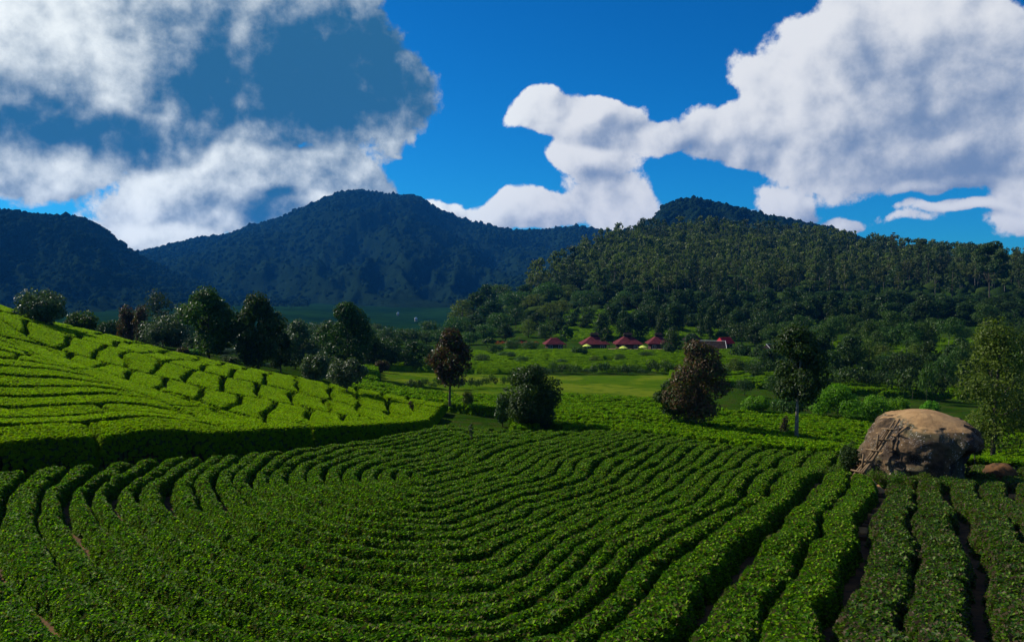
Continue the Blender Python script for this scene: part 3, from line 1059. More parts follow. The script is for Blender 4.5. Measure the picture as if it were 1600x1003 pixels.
def build_mid():
    us = np.arange(-.26, .78, .0017)
    ys = np.exp(np.arange(math.log(50), math.log(345), .0037))
    U, Y = np.meshgrid(us, ys)
    X = U * Y
    uu = U * FPX + 800
    lod = np.clip(Y / 130, .75, 2.0)
    wx, wy = fnoise(X, Y, 26, 51, 2), fnoise(X, Y, 26, 52, 2)
    zone = np.floor(fnoise(X, Y, 60, 53, 1) * 2.2 + 3)
    ang = np.radians(14) + (zone - 3) * .35
    q = X * -np.sin(ang) + Y * np.cos(ang) + wx * 7
    v = X * np.cos(ang) + Y * np.sin(ang) + wy * 5
    sp = np.where(Y < 110, 2.2, np.where(Y < 180, 3.2, 4.6))
    t = q / sp
    k = np.floor(t)
    hw = .36 * lod + .14 * wy
    e = np.minimum(t - k, 1 - t + k) * sp - hw
    sp2 = sp * 5.5
    t2 = (v + k * 3.7) / sp2
    e2 = np.minimum(t2 - np.floor(t2), 1 - t2 + np.floor(t2)) * sp2 - hw
    e = np.minimum(e, e2)
    ze = fnoise(X, Y, 3, 55, 2) * .25 * lod
    e = e + ze
    crest = np.interp(X, [-10, 0, 6, 12, 16, 20, 30, 46, 80], [62.5, 63, 63, 58, 51, 49.0, 49, 49, 49])
    e = np.where(Y < crest + .5, -1, e)
    sd, al = line_sd(X, Y, BND)
    e = np.where((sd > -.3) & (Y < 78), -1, e)
    gn = fnoise(X, Y, 9, 57, 3)
    e = np.minimum(e, (gn + .62) * 4)
    crb = np.interp(X, [-20, -13, -5, 2], [84, 80, 77, 74])
    e = np.where((X < 0) & (Y < crb + 2.5), -1, e)
    e = np.where(is_meadow(X, Y), -1, e)
    # dirt and scrub at the right, village clearing, strips of shrubs
    e = np.where((uu > 1090) & (Y > 92 + wx * 5) & (Y < 128), -1, e)
    e = np.where((Y > 214) & (Y < 258) & (uu > 740 + wx * 30) & (uu < 1200 + wx * 40), -1, e)
    e = np.where((Y > 148) & (Y < 156) & (uu > 840), -1, e)
    e = np.where((uu < 840) & (Y > 104 + wx * 3) & (Y < 109 + wx * 3), -1, e)
    e = np.where((uu > 1262 + wx * 40) & (Y > 232 + wy * 14), -1, e)
    e = np.where((uu < 890 + wx * 40) & (Y > 190 + (uu - 560) * .12 + wy * 14), -1, e)
    e = np.where((U < -.2), -1, e)
    prof = sstep(e, -.02, .3) ** .6
    H = .85 * np.clip(Y / 110, 1, 1.25)
    Z = ground(X, Y) + prof * (H + fnoise(X, Y, 1.2, 56, 3) * .12 * lod) - (1 - prof) * .12
    ny, nx = X.shape
    idx = np.arange(nx * ny).reshape(ny, nx)
    F = np.stack([idx[:-1, :-1], idx[:-1, 1:], idx[1:, 1:], idx[1:, :-1]], -1)
    ef = np.maximum.reduce([e[:-1, :-1], e[:-1, 1:], e[1:, 1:], e[1:, :-1]])
    F = F[ef > 0]
    used, inv = np.unique(F, return_inverse=True)
    me = mesh_of('tea_fields', np.stack([X, Y, Z], -1).reshape(-1, 3)[used], inv.reshape(-1, 4), True, [M['tea_far']])
    o = tag(link('tea_fields', me), 'clipped tea bushes covering the valley floor beyond the near crest', 'tea field', kind='stuff')
    # leaves on the nearer part
    yc = me.vertices
    P = np.stack([X, Y, Z], -1).reshape(-1, 3)
    Fn = F[(P[F[:, 0], 1] < 135)]
    used, inv = np.unique(Fn, return_inverse=True)
    me2 = mesh_of('tea_tops', P[used], inv.reshape(-1, 4), True, [M['tea_far']])
    o2 = link('leaves', me2, o)
    o2['kind'] = 'stuff'
    md = o2.modifiers.new('leaves', 'NODES')
    md.node_group = GN_MID


build_mid()

# ------------------------------------------------------------------ trees


def leaf_cards(P, N, size, rng, asp=.55):
    k = len(P)
    N = N / np.linalg.norm(N, axis=1, keepdims=True)
    a = np.cross(N, rng.normal(size=(k, 3)))
    a /= np.linalg.norm(a, axis=1, keepdims=True) + 1e-9
    b = np.cross(N, a)
    s = (size * rng.uniform(.65, 1.3, k))[:, None]
    V = np.stack([P - a * s * .5, P + b * s * asp * .5 + N * s * .10, P + a * s * .5, P - b * s * asp * .5 + N * s * .10], 1)
    F = np.arange(k * 4).reshape(k, 4)
    return V.reshape(-1, 3), F


def tree_meshes(kind, H, W, seed, nleaf, lsize, leaf_mat, bark_mat, base_frac=None, lean=0.0):
    """trunk and crown meshes of one tree, base at the origin"""
    rng = np.random.default_rng(seed)
    lobes = []
    R_ = W / 2
    if kind == 'tall':
        b0 = .16 if base_frac is None else base_frac
        for i in range(30):
            t = (i + rng.random()) / 30
            z = H * (b0 + .06 + (.90 - b0) * t)
            env = R_ * (math.sin(math.pi * (.14 + .80 * t)) ** .75)
            lr = R_ * rng.uniform(.26, .42)
            a = rng.uniform(0, 6.28)
            d = max(env - lr * .7, 0) * math.sqrt(rng.uniform(.15, 1))
            lobes.append((d * math.cos(a), d * math.sin(a), z, lr, lr, lr * rng.uniform(.7, 1.1)))
        lobes.append((rng.normal() * .1 * R_, 0, H * .95, R_ * .25, R_ * .25, H * .05))
    elif kind == 'round':
        b0 = .12 if base_frac is None else base_frac
        zc, rz = H * (1 + b0) / 2, H * (1 - b0) / 2
        for i in range(34):
            v = rng.normal(size=3)
            v /= np.linalg.norm(v)
            lr = R_ * rng.uniform(.26, .40)
            q = rng.uniform(.55, .80)
            lobes.append((v[0] * R_ * q, v[1] * R_ * q, zc + v[2] * rz * q, lr, lr, lr * .85))
        lobes.append((0, 0, zc, R_ * .7, R_ * .7, rz * .7))
    elif kind == 'umbrella':
        b0 = .5 if base_frac is None else base_frac
        for i in range(18):
            a = rng.uniform(0, 6.28)
            q = math.sqrt(rng.random())
            lr = R_ * rng.uniform(.22, .38)
            z = H * (.90 - .22 * q ** 2 - rng.random() * (.9 - b0) * .7)
            lobes.append((math.cos(a) * (R_ - lr) * q, math.sin(a) * (R_ - lr) * q, z, lr, lr, lr * .62))
    elif kind == 'euc':
        b0 = .45 if base_frac is None else base_frac
        for i in range(13):
            t = rng.random()
            z = H * (b0 + (.96 - b0) * t)
            env = R_ * (1 - .45 * abs(t - .45) * 2)
            a = rng.uniform(0, 6.28)
            q = rng.uniform(.1, .85)
            lr = R_ * rng.uniform(.22, .42)
            lobes.append((env * q * math.cos(a), env * q * math.sin(a), z, lr, lr, lr * .62))
    elif kind == 'column':
        b0 = .08 if base_frac is None else base_frac
        for i in range(22):
            t = (i + rng.random()) / 22
            z = H * (b0 + (.95 - b0) * t)
            env = R_ * (1 - .55 * t ** 2) * min(1, .55 + t * 3)
            lr = R_ * rng.uniform(.40, .60)
            a = rng.uniform(0, 6.28)
            d = max(env - lr * .6, 0) * rng.uniform(.4, 1)
            lobes.append((d * math.cos(a), d * math.sin(a), z, lr, lr, lr * 1.1))
    elif kind == 'bush':
        for i in range(16):
            a = rng.uniform(0, 6.28)
            q = math.sqrt(rng.random()) * .7
            lr = R_ * rng.uniform(.28, .42)
            z = H * (.80 - .55 * q * rng.uniform(.5, 1.2))
            lobes.append((R_ * q * math.cos(a), R_ * q * math.sin(a), max(z, lr * .4), lr, lr, H * rng.uniform(.18, .28)))
    elif kind == 'layered':
        for i in range(12):
            t = i / 11
            z = H * (.42 + .54 * t)
            env = R_ * (1 - .25 * t) * rng.uniform(.5, 1.0)
            for q in range(3):
                a = rng.uniform(0, 6.28)
                lobes.append((env * .6 * math.cos(a), env * .6 * math.sin(a), z, R_ * .36, R_ * .36, R_ * .09))
    L = np.array(lobes)
    L[:, 0] += lean * L[:, 2]
    ar = L[:, 3] * (L[:, 5] + L[:, 3])
    li = rng.choice(len(L), nleaf, p=ar / ar.sum())
    v = rng.normal(size=(nleaf, 3))
    v /= np.linalg.norm(v, axis=1, keepdims=True)
    rad = 1.08 - .45 * rng.random(nleaf) ** 1.6
    P = L[li, :3] + v * L[li, 3:6] * rad[:, None]
    N = v + rng.normal(size=(nleaf, 3)) * .55 + np.array([0, 0, .35])
    keep = P[:, 2] > .05 * H * (kind != 'bush')
    V, F = leaf_cards(P[keep], N[keep], lsize, rng)
    # trunk and limbs
    mb = MB()
    tr = max(.020 * H ** .9, .035) * (.5 if kind == 'euc' else (.62 if kind in ('umbrella', 'layered') else 1)) * (.6 if kind == 'bush' else 1)
    top = H * {'tall': .85, 'round': .7, 'umbrella': .62, 'euc': .93, 'column': .85, 'bush': .45, 'layered': .95}[kind]
    k = 7
    tp = []
    ox, oy = 0, 0
    for i in range(k):
        t = i / (k - 1)
        tp.append((ox + lean * top * t, oy, top * t - (.25 if i == 0 else 0)))
        ox += rng.normal() * H * .008
        oy += rng.normal() * H * .008
    mb.tube(tp, [tr * (1.15 - .85 * i / (k - 1)) for i in range(k)], 6)
    nl = min(len(L), 9 if kind in ('umbrella', 'euc') else 6)
    for i in rng.choice(len(L), nl, replace=False):
        zt = min(L[i, 2] * (.55 if kind == 'umbrella' else .75), top * .95)
        f = zt / top * (k - 1)
        j = int(min(f, k - 2))
        p0 = Vector(tp[j]).lerp(Vector(tp[j + 1]), f - j)
        p1 = Vector(L[i, :3])
        mid = p0.lerp(p1, .5) + Vector((0, 0, -.04 * H * rng.random()))
        mb.tube([p0, mid, p1], [tr * .42, tr * .28, tr * .1], 4)
    return mb.mesh('trunk', bark_mat, True), (V, F, leaf_mat)


def new_tree(name, cat, label, group, kind, X, Y, H, W, seed, nleaf, lsize, leaf, bark='bark', base_frac=None, lean=0.0, z=None, rz=0.0):
    tm, (V, F, lm) = tree_meshes(kind, H, W, seed, nleaf, lsize, M[leaf], M[bark], base_frac, lean)
    root = link(name, None, None, (X, Y, gz(X, Y) if z is None else z))
    root.rotation_euler.z = rz
    root.empty_display_size = .3
    tag(root, label, cat, group)
    link('trunk' if kind != 'bush' else 'stem', tm, root)
    link('crown' if kind != 'bush' else 'foliage', mesh_of('crown', V, F, False, [lm]), root)
    return root


def sized(px, top, Y, wpx):
    """position and size of a tree from its image column, the row of its top, its distance and its width in pixels"""
    x, y = xy(px, Y)
    g = gz(x, y)
    zt = world_pt(px, top, Y)[2]
    return x, y, max(zt - g, .5), wpx / FPX * Y


# px, top row, distance, width px, kind, leaves, leaf size, material, base, name, label, bark
HERO = [
    (66, 452, 82, 74, 'round', 2600, .34, 'leaf_silver', .12, 'broadleaf_tree', 'round silvery broadleaf tree on the crest of the hill at far left'),
    (128, 488, 99, 50, 'round', 1800, .34, 'leaf_mid', .1, 'broadleaf_tree', 'low dark bushy tree peeping over the hill crest beside the silvery tree'),
    (172, 500, 128, 46, 'round', 1600, .38, 'leaf_dark', .1, 'broadleaf_tree', 'low dark green tree left of the two narrow reddish trees'),
    (198, 483, 118, 30, 'column', 1800, .34, 'leaf_brown', .05, 'narrow_tree', 'narrow reddish tree, left of the pair behind the hill'),
    (221, 481, 116, 27, 'column', 1700, .34, 'leaf_brown', .05, 'narrow_tree', 'narrow reddish tree, right of the pair behind the hill'),
    (244, 459, 210, 62, 'tall', 1800, .6, 'leaf_euc_dark', .1, 'broadleaf_tree', 'tall hazy tree standing far behind the reddish pair'),
    (292, 470, 200, 56, 'round', 1500, .6, 'leaf_euc_dark', .1, 'broadleaf_tree', 'hazy rounded tree far behind the silvery tree and tall tree'),
    (254, 493, 108, 72, 'round', 3200, .36, 'leaf_silver', .08, 'broadleaf_tree', 'bushy tree with glinting silvery leaves behind the hill edge'),
    (326, 457, 98, 84, 'tall', 5200, .42, 'leaf_mid', .15, 'broadleaf_tree', 'tall dense tree with sunlit left side, left of the two tallest'),
    (402, 466, 97, 78, 'tall', 5200, .42, 'leaf_dark', .12, 'broadleaf_tree', 'tall dense dark tree with reddish top, right of the two tallest'),
    (362, 560, 104, 34, 'round', 900, .3, 'leaf_mid', .1, 'broadleaf_tree', 'small rounded tree between the two tallest trees'),
    (300, 553, 104, 30, 'round', 800, .3, 'leaf_bright', .1, 'broadleaf_tree', 'small bright green tree under the tall sunlit tree'),
    (284, 562, 103, 22, 'round', 600, .28, 'leaf_brown', .1, 'broadleaf_tree', 'small reddish tree under the silvery bushy tree'),
    (470, 505, 112, 56, 'tall', 2600, .4, 'leaf_silver', .15, 'broadleaf_tree', 'silver leaved tree right of the tall dark tree'),
    (438, 520, 104, 44, 'tall', 1800, .38, 'leaf_dark', .1, 'broadleaf_tree', 'dark tree close against the tall dark tree with reddish top'),
    (541, 474, 118, 74, 'tall', 4800, .44, 'leaf_dark', .08, 'broadleaf_tree', 'tall dark tree with a small knob on top'),
    (512, 508, 126, 50, 'tall', 2200, .42, 'leaf_dark', .08, 'broadleaf_tree', 'dark tree standing left behind the knob topped tree'),
    (492, 549, 84, 54, 'round', 2200, .30, 'leaf_silver', .18, 'broadleaf_tree', 'small rounded tree in front of the knob topped tree'),
    (541, 559, 74, 60, 'round', 2000, .28, 'leaf_silver', .34, 'broadleaf_tree', 'small open tree with bare forked trunk on the hill crest'),
    (600, 527, 150, 54, 'round', 1800, .46, 'leaf_dark', .1, 'broadleaf_tree', 'dark round tree left of the brownish one behind the hill'),
    (597, 563, 138, 26, 'round', 700, .38, 'leaf_brown', .08, 'broadleaf_tree', 'small reddish tree at the edge of the tea beyond the hill'),
    (645, 535, 152, 46, 'tall', 1600, .46, 'leaf_dark', .1, 'broadleaf_tree', 'dark tree left of the slender brown leaved tree'),
    (703, 517, 80, 66, 'tall', 3000, .36, 'leaf_brown', .34, 'broadleaf_tree', 'slender brown leaved tree with bare straight trunk beside the dirt patch'),
    (731, 609, 82, 20, 'round', 620, .20, 'leaf_olive', .28, 'sapling', 'small yellowish sapling beside the dirt patch'),
    (640, 625, 72, 12, 'round', 160, .16, 'leaf_brown', .3, 'sapling', 'tiny reddish sapling at the tapering end of the hill'),
    (829, 567, 66, 94, 'round', 7200, .26, 'leaf_dark', .02, 'broadleaf_tree', 'round dense dark tree standing at the centre by the meadow'),
    (786, 612, 70, 34, 'round', 900, .24, 'leaf_dark', .02, 'shrub', 'low dark shrub against the left side of the round central tree'),
    (1090, 536, 71, 96, 'tall', 6400, .30, 'leaf_brown', .16, 'broadleaf_tree', 'dense tree with reddish brown leaves right of centre'),
    (1055, 590, 73, 56, 'round', 3000, .28, 'leaf_dark', .2, 'broadleaf_tree', 'dark green tree tucked under the left of the reddish brown tree'),
    (1248, 513, 67, 90, 'tall', 5600, .32, 'leaf_dark', .38, 'broadleaf_tree', 'tall dark tree with thin bare pale trunk left of the boulder'),
    (1230, 650, 70, 16, 'column', 320, .2, 'leaf_brown', .2, 'sapling', 'small reddish sapling left of the thin pale trunk'),
    (1270, 680, 66, 9, 'round', 90, .16, 'leaf_dark', .3, 'sapling', 'tiny dark sapling right of the thin pale trunk'),
    (736, 656, 55, 9, 'round', 110, .13, 'leaf_silver', .25, 'sapling', 'tiny sapling on the crest of the near tea field'),
    (1556, 510, 62, 110, 'tall', 5200, .28, 'leaf_olive', .12, 'broadleaf_tree', 'large yellow green tree rising behind the right end of the boulder'),
    (1608, 520, 80, 90, 'tall', 3600, .34, 'leaf_dark', .1, 'broadleaf_tree', 'dark tree cut by the right edge of the photo'),
    (1530, 670, 50, 26, 'round', 800, .18, 'leaf_dark', .35, 'sapling', 'small dark sapling beside the right end of the boulder'),
    (1336, 686, 42.5, 40, 'bush', 1400, .13, 'leaf_dark', 0, 'shrub', 'dark shrub at the foot of the bamboo ladder'),
    (1312, 600, 90, 84, 'bush', 3400, .30, 'leaf_bright', 0, 'shrub', 'largest bright green rounded shrub left of the boulder'),
    (1370, 612, 91, 50, 'bush', 1600, .30, 'leaf_bright', 0, 'shrub', 'bright green shrub between the largest one and the boulder'),
    (1408, 617, 91, 38, 'bush', 1200, .28, 'leaf_bright', 0, 'shrub', 'small bright green shrub just left above the boulder'),
    (1186, 616, 91, 50, 'bush', 1800, .30, 'leaf_bright', 0, 'shrub', 'bright green shrub right of the reddish brown tree'),
    (1232, 620, 94, 54, 'bush', 1800, .30, 'leaf_mid', 0, 'shrub', 'green shrub behind the thin pale trunk'),
    (1272, 604, 96, 52, 'bush', 1700, .32, 'leaf_mid', 0, 'shrub', 'green shrub between thin pale trunk and largest bright shrub'),
    (1458, 623, 104, 30, 'bush', 900, .28, 'leaf_bright', 0, 'shrub', 'bright shrub peeping over the top of the boulder'),
    (905, 543, 196, 24, 'round', 700, .5, 'leaf_mid', .25, 'broadleaf_tree', 'small tree on the tea in front of the first two red roofs'),
    (886, 503, 214, 26, 'umbrella', 700, .55, 'leaf_mid', .6, 'umbrella_tree', 'slender flat topped tree left of the small tree before the red roofs'),
    (763, 526, 206, 30, 'umbrella', 500, .5, 'leaf_mid', .8, 'umbrella_tree', 'slender pole like tree with a flat green cap left of the village'),
    (948, 508, 216, 26, 'umbrella', 800, .55, 'leaf_dark', .45, 'umbrella_tree', 'slender dark tree between the second and third red roofs'),
    (1052, 516, 208, 32, 'column', 1200, .5, 'leaf_dark', .05, 'narrow_tree', 'dark blocky tree hiding the right end of the fourth red roof'),
    (1046, 540, 200, 20, 'column', 600, .45, 'leaf_dark', .05, 'narrow_tree', 'low dark tree beneath the blocky tree by the fourth red roof'),
    (1160, 540, 190, 34, 'tall', 1200, .5, 'leaf_dark', .1, 'broadleaf_tree', 'dark tree right of the bright red roof, with pointed lower crown'),
    (1186, 545, 186, 26, 'column', 1000, .45, 'leaf_dark', .05, 'narrow_tree', 'dark egg shaped tree between the bright red roof and dark roof'),
    (1080, 520, 246, 20, 'round', 500, .6, 'leaf_dark', .1, 'broadleaf_tree', 'dark round tree behind the houses left of the dark roof'),
    (1130, 515, 262, 26, 'round', 700, .6, 'leaf_mid', .1, 'broadleaf_tree', 'green tree on the terrace above the bright red roof'),
    (840, 548, 222, 44, 'bush', 900, .5, 'leaf_mid', 0, 'shrub', 'rounded green shrub left of the first red roof'),
    (1548, 357, 330, 56, 'umbrella', 2600, 1.0, 'leaf_euc_dark', .55, 'pine_tree', 'tall pine with broad flat topped crown standing above the wooded skyline at right'),
    (1392, 362, 560, 12, 'layered', 300, 1.0, 'leaf_brown', 0, 'pine_tree', 'thin reddish tree sticking above the skyline left of the tall pine'),
    (1436, 372, 460, 24, 'layered', 500, 1.1, 'leaf_euc_dark', 0, 'pine_tree', 'layered pine on the skyline, left of three near the tall pine'),
    (1468, 378, 460, 22, 'umbrella', 500, 1.1, 'leaf_euc_dark', .4, 'pine_tree', 'flat topped skyline pine, middle of three near the tall pine'),
    (1500, 380, 450, 30, 'round', 700, 1.1, 'leaf_euc_dark', .3, 'pine_tree', 'rounded skyline tree, right of three near the tall pine'),
]
for i, h in enumerate(HERO):
    px, top, Y, w, kind, nl, ls, mat, bf, nm, lab = h
    x, y, H, W = sized(px, top, Y, w)
    cat = {'sapling': 'sapling', 'shrub': 'shrub'}.get(nm, 'tree')
    bark = 'bark_pale' if px in (1248, 541) else 'bark'
    new_tree(nm, cat, lab, None, kind, x, y, H, W * (1.12 if kind in ('tall', 'column') else 1), 100 + i, int(nl * 1.7), ls * .95, mat, bark, bf)

# belts of trees: every one a copy of a few kinds, each with its own place, size and turn


def make_proto(kind, H, W, seed, nleaf, lsize, leaf, bark='bark', bf=None, lean=0.0):
    tm, (V, F, lm) = tree_meshes(kind, H, W, seed, nleaf, lsize, M[leaf], M[bark], bf, lean)
    return (tm, mesh_of('crown', V, F, False, [lm]), H, W)


def place(proto, name, cat, px, top, Y, wpx, rng, bush=False, H=None):
    x, y, Hh, W = sized(px, top, Y, wpx)
    if H:
        Hh = H
    root = link(name, None, None, (x, y, gz(x, y)))
    root.rotation_euler.z = rng.uniform(0, 6.28)
    root.empty_display_size = .3
    root.scale = (W / proto[3], W / proto[3], Hh / proto[2])
    root['category'] = cat
    link('stem' if bush else 'trunk', proto[0], root)
    link('foliage' if bush else 'crown', proto[1], root)
    return root


ORD2 = ['first'] + ORD[1:]


def nth(i):
    if i < len(ORD2):
        return ORD2[i]
    t, o = divmod(i + 1, 10)
    tens = {4: 'forty', 5: 'fifty', 6: 'sixty', 7: 'seventy', 8: 'eighty', 9: 'ninety'}[t]
    if o == 0:
        return {4: 'fortieth', 5: 'fiftieth', 6: 'sixtieth', 7: 'seventieth', 8: 'eightieth', 9: 'ninetieth'}[t]
    return tens + '-' + ['first', 'second', 'third', 'fourth', 'fifth', 'sixth', 'seventh', 'eighth', 'ninth'][o - 1]


def belt(items, protos, name, cat, label, group, seed, bush=False):
    """items: (px, top, distance, width px); labelled from left to right"""
    rng = random.Random(seed)
    items = sorted(items)
    for i, it in enumerate(items):
        r = place(protos[rng.randrange(len(protos))], name, cat, *it, rng, bush)
        r['label'] = label % nth(i)
        r['group'] = group


rr = random.Random(5)
P_dark = [make_proto('tall', 13, 9, 300 + i, 2250, .75, 'leaf_dark', 'bark', .12) for i in range(3)] + [make_proto('column', 13, 7, 310 + i, 1950, .75, 'leaf_dark', 'bark', .2) for i in range(2)]
P_mid = [make_proto('round', 9, 9, 320 + i, 2250, .6, 'leaf_mid', 'bark', .12) for i in range(2)] + [make_proto('round', 9, 9, 322, 1500, .6, 'leaf_dark', 'bark', .15), make_proto('tall', 11, 8, 323, 1500, .6, 'leaf_olive', 'bark', .1)]
P_umb = [make_proto('umbrella', 10, 11, 330 + i, 2250, .55, 'leaf_mid', 'bark_pale', .45, (-.08, .1, .02)[i]) for i in range(3)] + [make_proto('umbrella', 10, 10, 334, 1500, .55, 'leaf_dark', 'bark', .35)]
P_bush = [make_proto('bush', 2.4, 4, 340 + i, 420, .34, 'leaf_dark') for i in range(2)] + [make_proto('bush', 2.4, 4, 343, 420, .34, 'leaf_mid')]

# forest edge across the right half, two ranks
edge = []
for i in range(46):
    px = 965 + i * 14.6 + rr.uniform(-5, 5)
    edge.append((px, rr.uniform(464, 484) + (8 if px < 1180 else -6), rr.uniform(278, 300), rr.uniform(30, 44)))
belt(edge, P_dark, 'forest_edge_tree', 'tree', '%s dark dense tree from the left along the lower edge of the forest', 'dark trees along the forest edge', 1)
edge2 = []
for i in range(40):
    px = 975 + i * 17 + rr.uniform(-6, 6)
    edge2.append((px, rr.uniform(450, 468), rr.uniform(318, 350), rr.uniform(30, 46)))
belt(edge2, P_dark, 'forest_edge_tree', 'tree', '%s dark tree from the left in the rank behind the forest edge', 'dark trees behind the forest edge', 2)
# wooded mound left of the village
mound = []
for (px, top, Y, w) in [(700, 508, 300, 44), (722, 470, 330, 50), (744, 458, 350, 64), (768, 470, 320, 56), (716, 492, 290, 46), (742, 492, 280, 50), (780, 486, 290, 46), (806, 478, 300, 30), (806, 452, 380, 60),
                       (836, 460, 370, 56), (858, 438, 400, 50), (860, 474, 320, 48), (838, 488, 290, 40), (880, 470, 330, 44), (826, 500, 270, 34), (870, 494, 280, 40), (896, 488, 290, 34), (760, 505, 262, 40),
                       (790, 506, 262, 36), (852, 506, 262, 34), (905, 470, 350, 40), (780, 440, 460, 50), (822, 445, 430, 46), (690, 520, 262, 40), (672, 500, 330, 36), (920, 478, 310, 30), (888, 446, 400, 44),
                       (912, 452, 380, 40), (936, 470, 350, 36), (925, 452, 350, 44), (945, 446, 370, 44), (962, 440, 390, 40), (900, 430, 440, 50), (930, 430, 430, 48), (975, 452, 350, 36), (915, 492, 285, 34), (990, 446, 370, 40), (880, 425, 470, 50), (734, 518, 250, 34), (712, 528, 240, 32), (760, 445, 420, 40)]:
    mound.append((px, top, Y, w))
belt(mound, P_mid + P_dark[:2], 'mound_tree', 'tree', '%s tree from the left on the wooded mound left of the village', 'trees on the wooded mound', 3)
# trees on the low ground between the hill and the mound
low = []
for i in range(44):
    px = rr.uniform(420, 720)
    Y = rr.uniform(240, 430)
    low.append((px, 500 + rr.uniform(-4, 12) + (430 - Y) * .06, Y, rr.uniform(26, 46)))
belt(low, P_mid, 'valley_tree', 'tree', '%s rounded tree from the left in the low woods behind the hill', 'trees in the low woods behind the hill', 4)
# behind the left hill
back = [(160, 512, 135, 56), (270, 505, 135, 60), (345, 505, 135, 60), (375, 500, 145, 60), (430, 512, 140, 60), (500, 520, 140, 54), (575, 522, 150, 56), (615, 528, 160, 50), (350, 545, 116, 50), (460, 545, 116, 50), (150, 522, 150, 44), (186, 520, 140, 40), (232, 530, 132, 40), (280, 520, 150, 50), (300, 528, 130, 40), (345, 530, 130, 44), (368, 520, 150, 40), (425, 535, 128, 40), (450, 515, 170, 50),
        (480, 530, 150, 40), (505, 535, 150, 36), (560, 520, 170, 40), (575, 535, 160, 34), (390, 545, 118, 36), (350, 575, 108, 22), (420, 570, 110, 26), (560, 555, 140, 30), (525, 560, 120, 34), (625, 545, 170, 34), (668, 540, 180, 30)]
belt(back, P_mid[2:3] + P_dark, 'backdrop_tree', 'tree', '%s lower dark tree from the left filling the line behind the hill', 'lower trees in the line behind the hill', 5)
# flat topped trees at the right
umb = [(1290, 502, 205, 46), (1302, 488, 235, 52), (1254, 488, 250, 46), (1330, 486, 240, 42), (1365, 510, 191, 52), (1398, 480, 235, 60), (1396, 505, 192, 36), (1420, 500, 190, 60), (1446, 498, 192, 54),
       (1462, 490, 215, 60), (1482, 488, 205, 54), (1512, 526, 150, 60), (1500, 540, 138, 54), (1480, 550, 132, 50), (1562, 500, 200, 56), (1590, 510, 180, 56), (1345, 500, 215, 36), (1270, 513, 210, 38), (1230, 498, 235, 44),
       (1540, 470, 250, 46), (1580, 478, 245, 48), (1610, 490, 215, 56), (1430, 520, 178, 44), (1378, 528, 180, 40)]
umb += [(rr.uniform(1200, 1620), rr.uniform(492, 512), rr.uniform(200, 250), rr.uniform(36, 56)) for i in range(16)]
belt(umb, P_umb, 'umbrella_tree', 'tree', '%s flat topped tree from the left in the group right of the village', 'flat topped trees right of the village', 6)
# dark thicket behind the bright shrubs
mixed = [(rr.uniform(1190, 1620), rr.uniform(525, 560), rr.uniform(140, 185), rr.uniform(34, 60)) for i in range(26)]
belt(mixed, P_mid[2:] + P_dark[:2], 'scrub_tree', 'tree', '%s low dark tree from the left in the scrub right of the village', 'low trees in the scrub right of the village', 17)
thick = [(1130 + i * 21 + rr.uniform(-6, 6), rr.uniform(560, 590) if i > 8 else rr.uniform(585, 605), rr.uniform(122, 142), rr.uniform(34, 60)) for i in range(23)]
belt(thick, P_bush + [P_mid[2]], 'thicket_shrub', 'shrub', '%s dark shrub from the left in the thicket behind the bright shrubs', 'dark shrubs in the thicket', 7, True)
# strips of shrubs along the meadow's far side
strip = [(845 + i * 11.5 + rr.uniform(-4, 4), rr.uniform(560, 576), rr.uniform(149, 155), rr.uniform(18, 32)) for i in range(50)]
belt(strip, P_bush, 'meadow_shrub', 'shrub', '%s small dark shrub from the left along the far side of the meadow', 'shrubs along the far side of the meadow', 8, True)
scat = [(752, 552, 175, 30), (792, 548, 190, 30), (815, 556, 172, 24), (878, 560, 168, 20), (930, 556, 172, 24), (968, 552, 178, 20), (1010, 548, 186, 26), (1150, 560, 150, 36), (1180, 566, 142, 34), (1130, 572, 140, 30),
        (700, 552, 178, 34), (672, 560, 160, 30), (655, 566, 150, 28), (1205, 545, 175, 36), (1232, 552, 160, 34), (610, 548, 175, 34), (1165, 590, 118, 30), (1212, 585, 122, 34), (830, 532, 215, 30), (800, 530, 222, 30), (775, 538, 205, 26)]
belt(scat, P_mid, 'field_tree', 'tree', '%s small dark tree from the left scattered on the valley tea fields', 'small trees scattered on the valley tea fields', 18)
strip2 = [(640 + i * 12 + rr.uniform(-4, 4), rr.uniform(588, 600) - i * .9, 106 + i * 1.2, rr.uniform(14, 24)) for i in range(15)]
belt(strip2, P_bush, 'bank_shrub', 'shrub', '%s small dark shrub from the left on the bank left of the meadow', 'shrubs on the bank left of the meadow', 9, True)
# trees over the terraces and the village
terr = [(940, 490, 262, 30), (975, 486, 258, 36), (1000, 488, 256, 32), (1014, 474, 280, 40), (1034, 486, 262, 26), (1095, 476, 262, 26), (1110, 480, 258, 24), (955, 476, 290, 38), (1160, 502, 240, 46), (1196, 482, 262, 40),
        (1228, 480, 262, 38), (1212, 516, 220, 44), (1250, 508, 225, 44), (1180, 508, 235, 38), (1100, 532, 226, 22), (1285, 526, 205, 38), (1325, 536, 195, 30), (1150, 486, 262, 34), (1134, 478, 270, 34)]
belt(terr, P_dark + P_mid[2:3], 'terrace_tree', 'tree', '%s dark tree from the left among the terraces around the village', 'trees among the village terraces', 10)

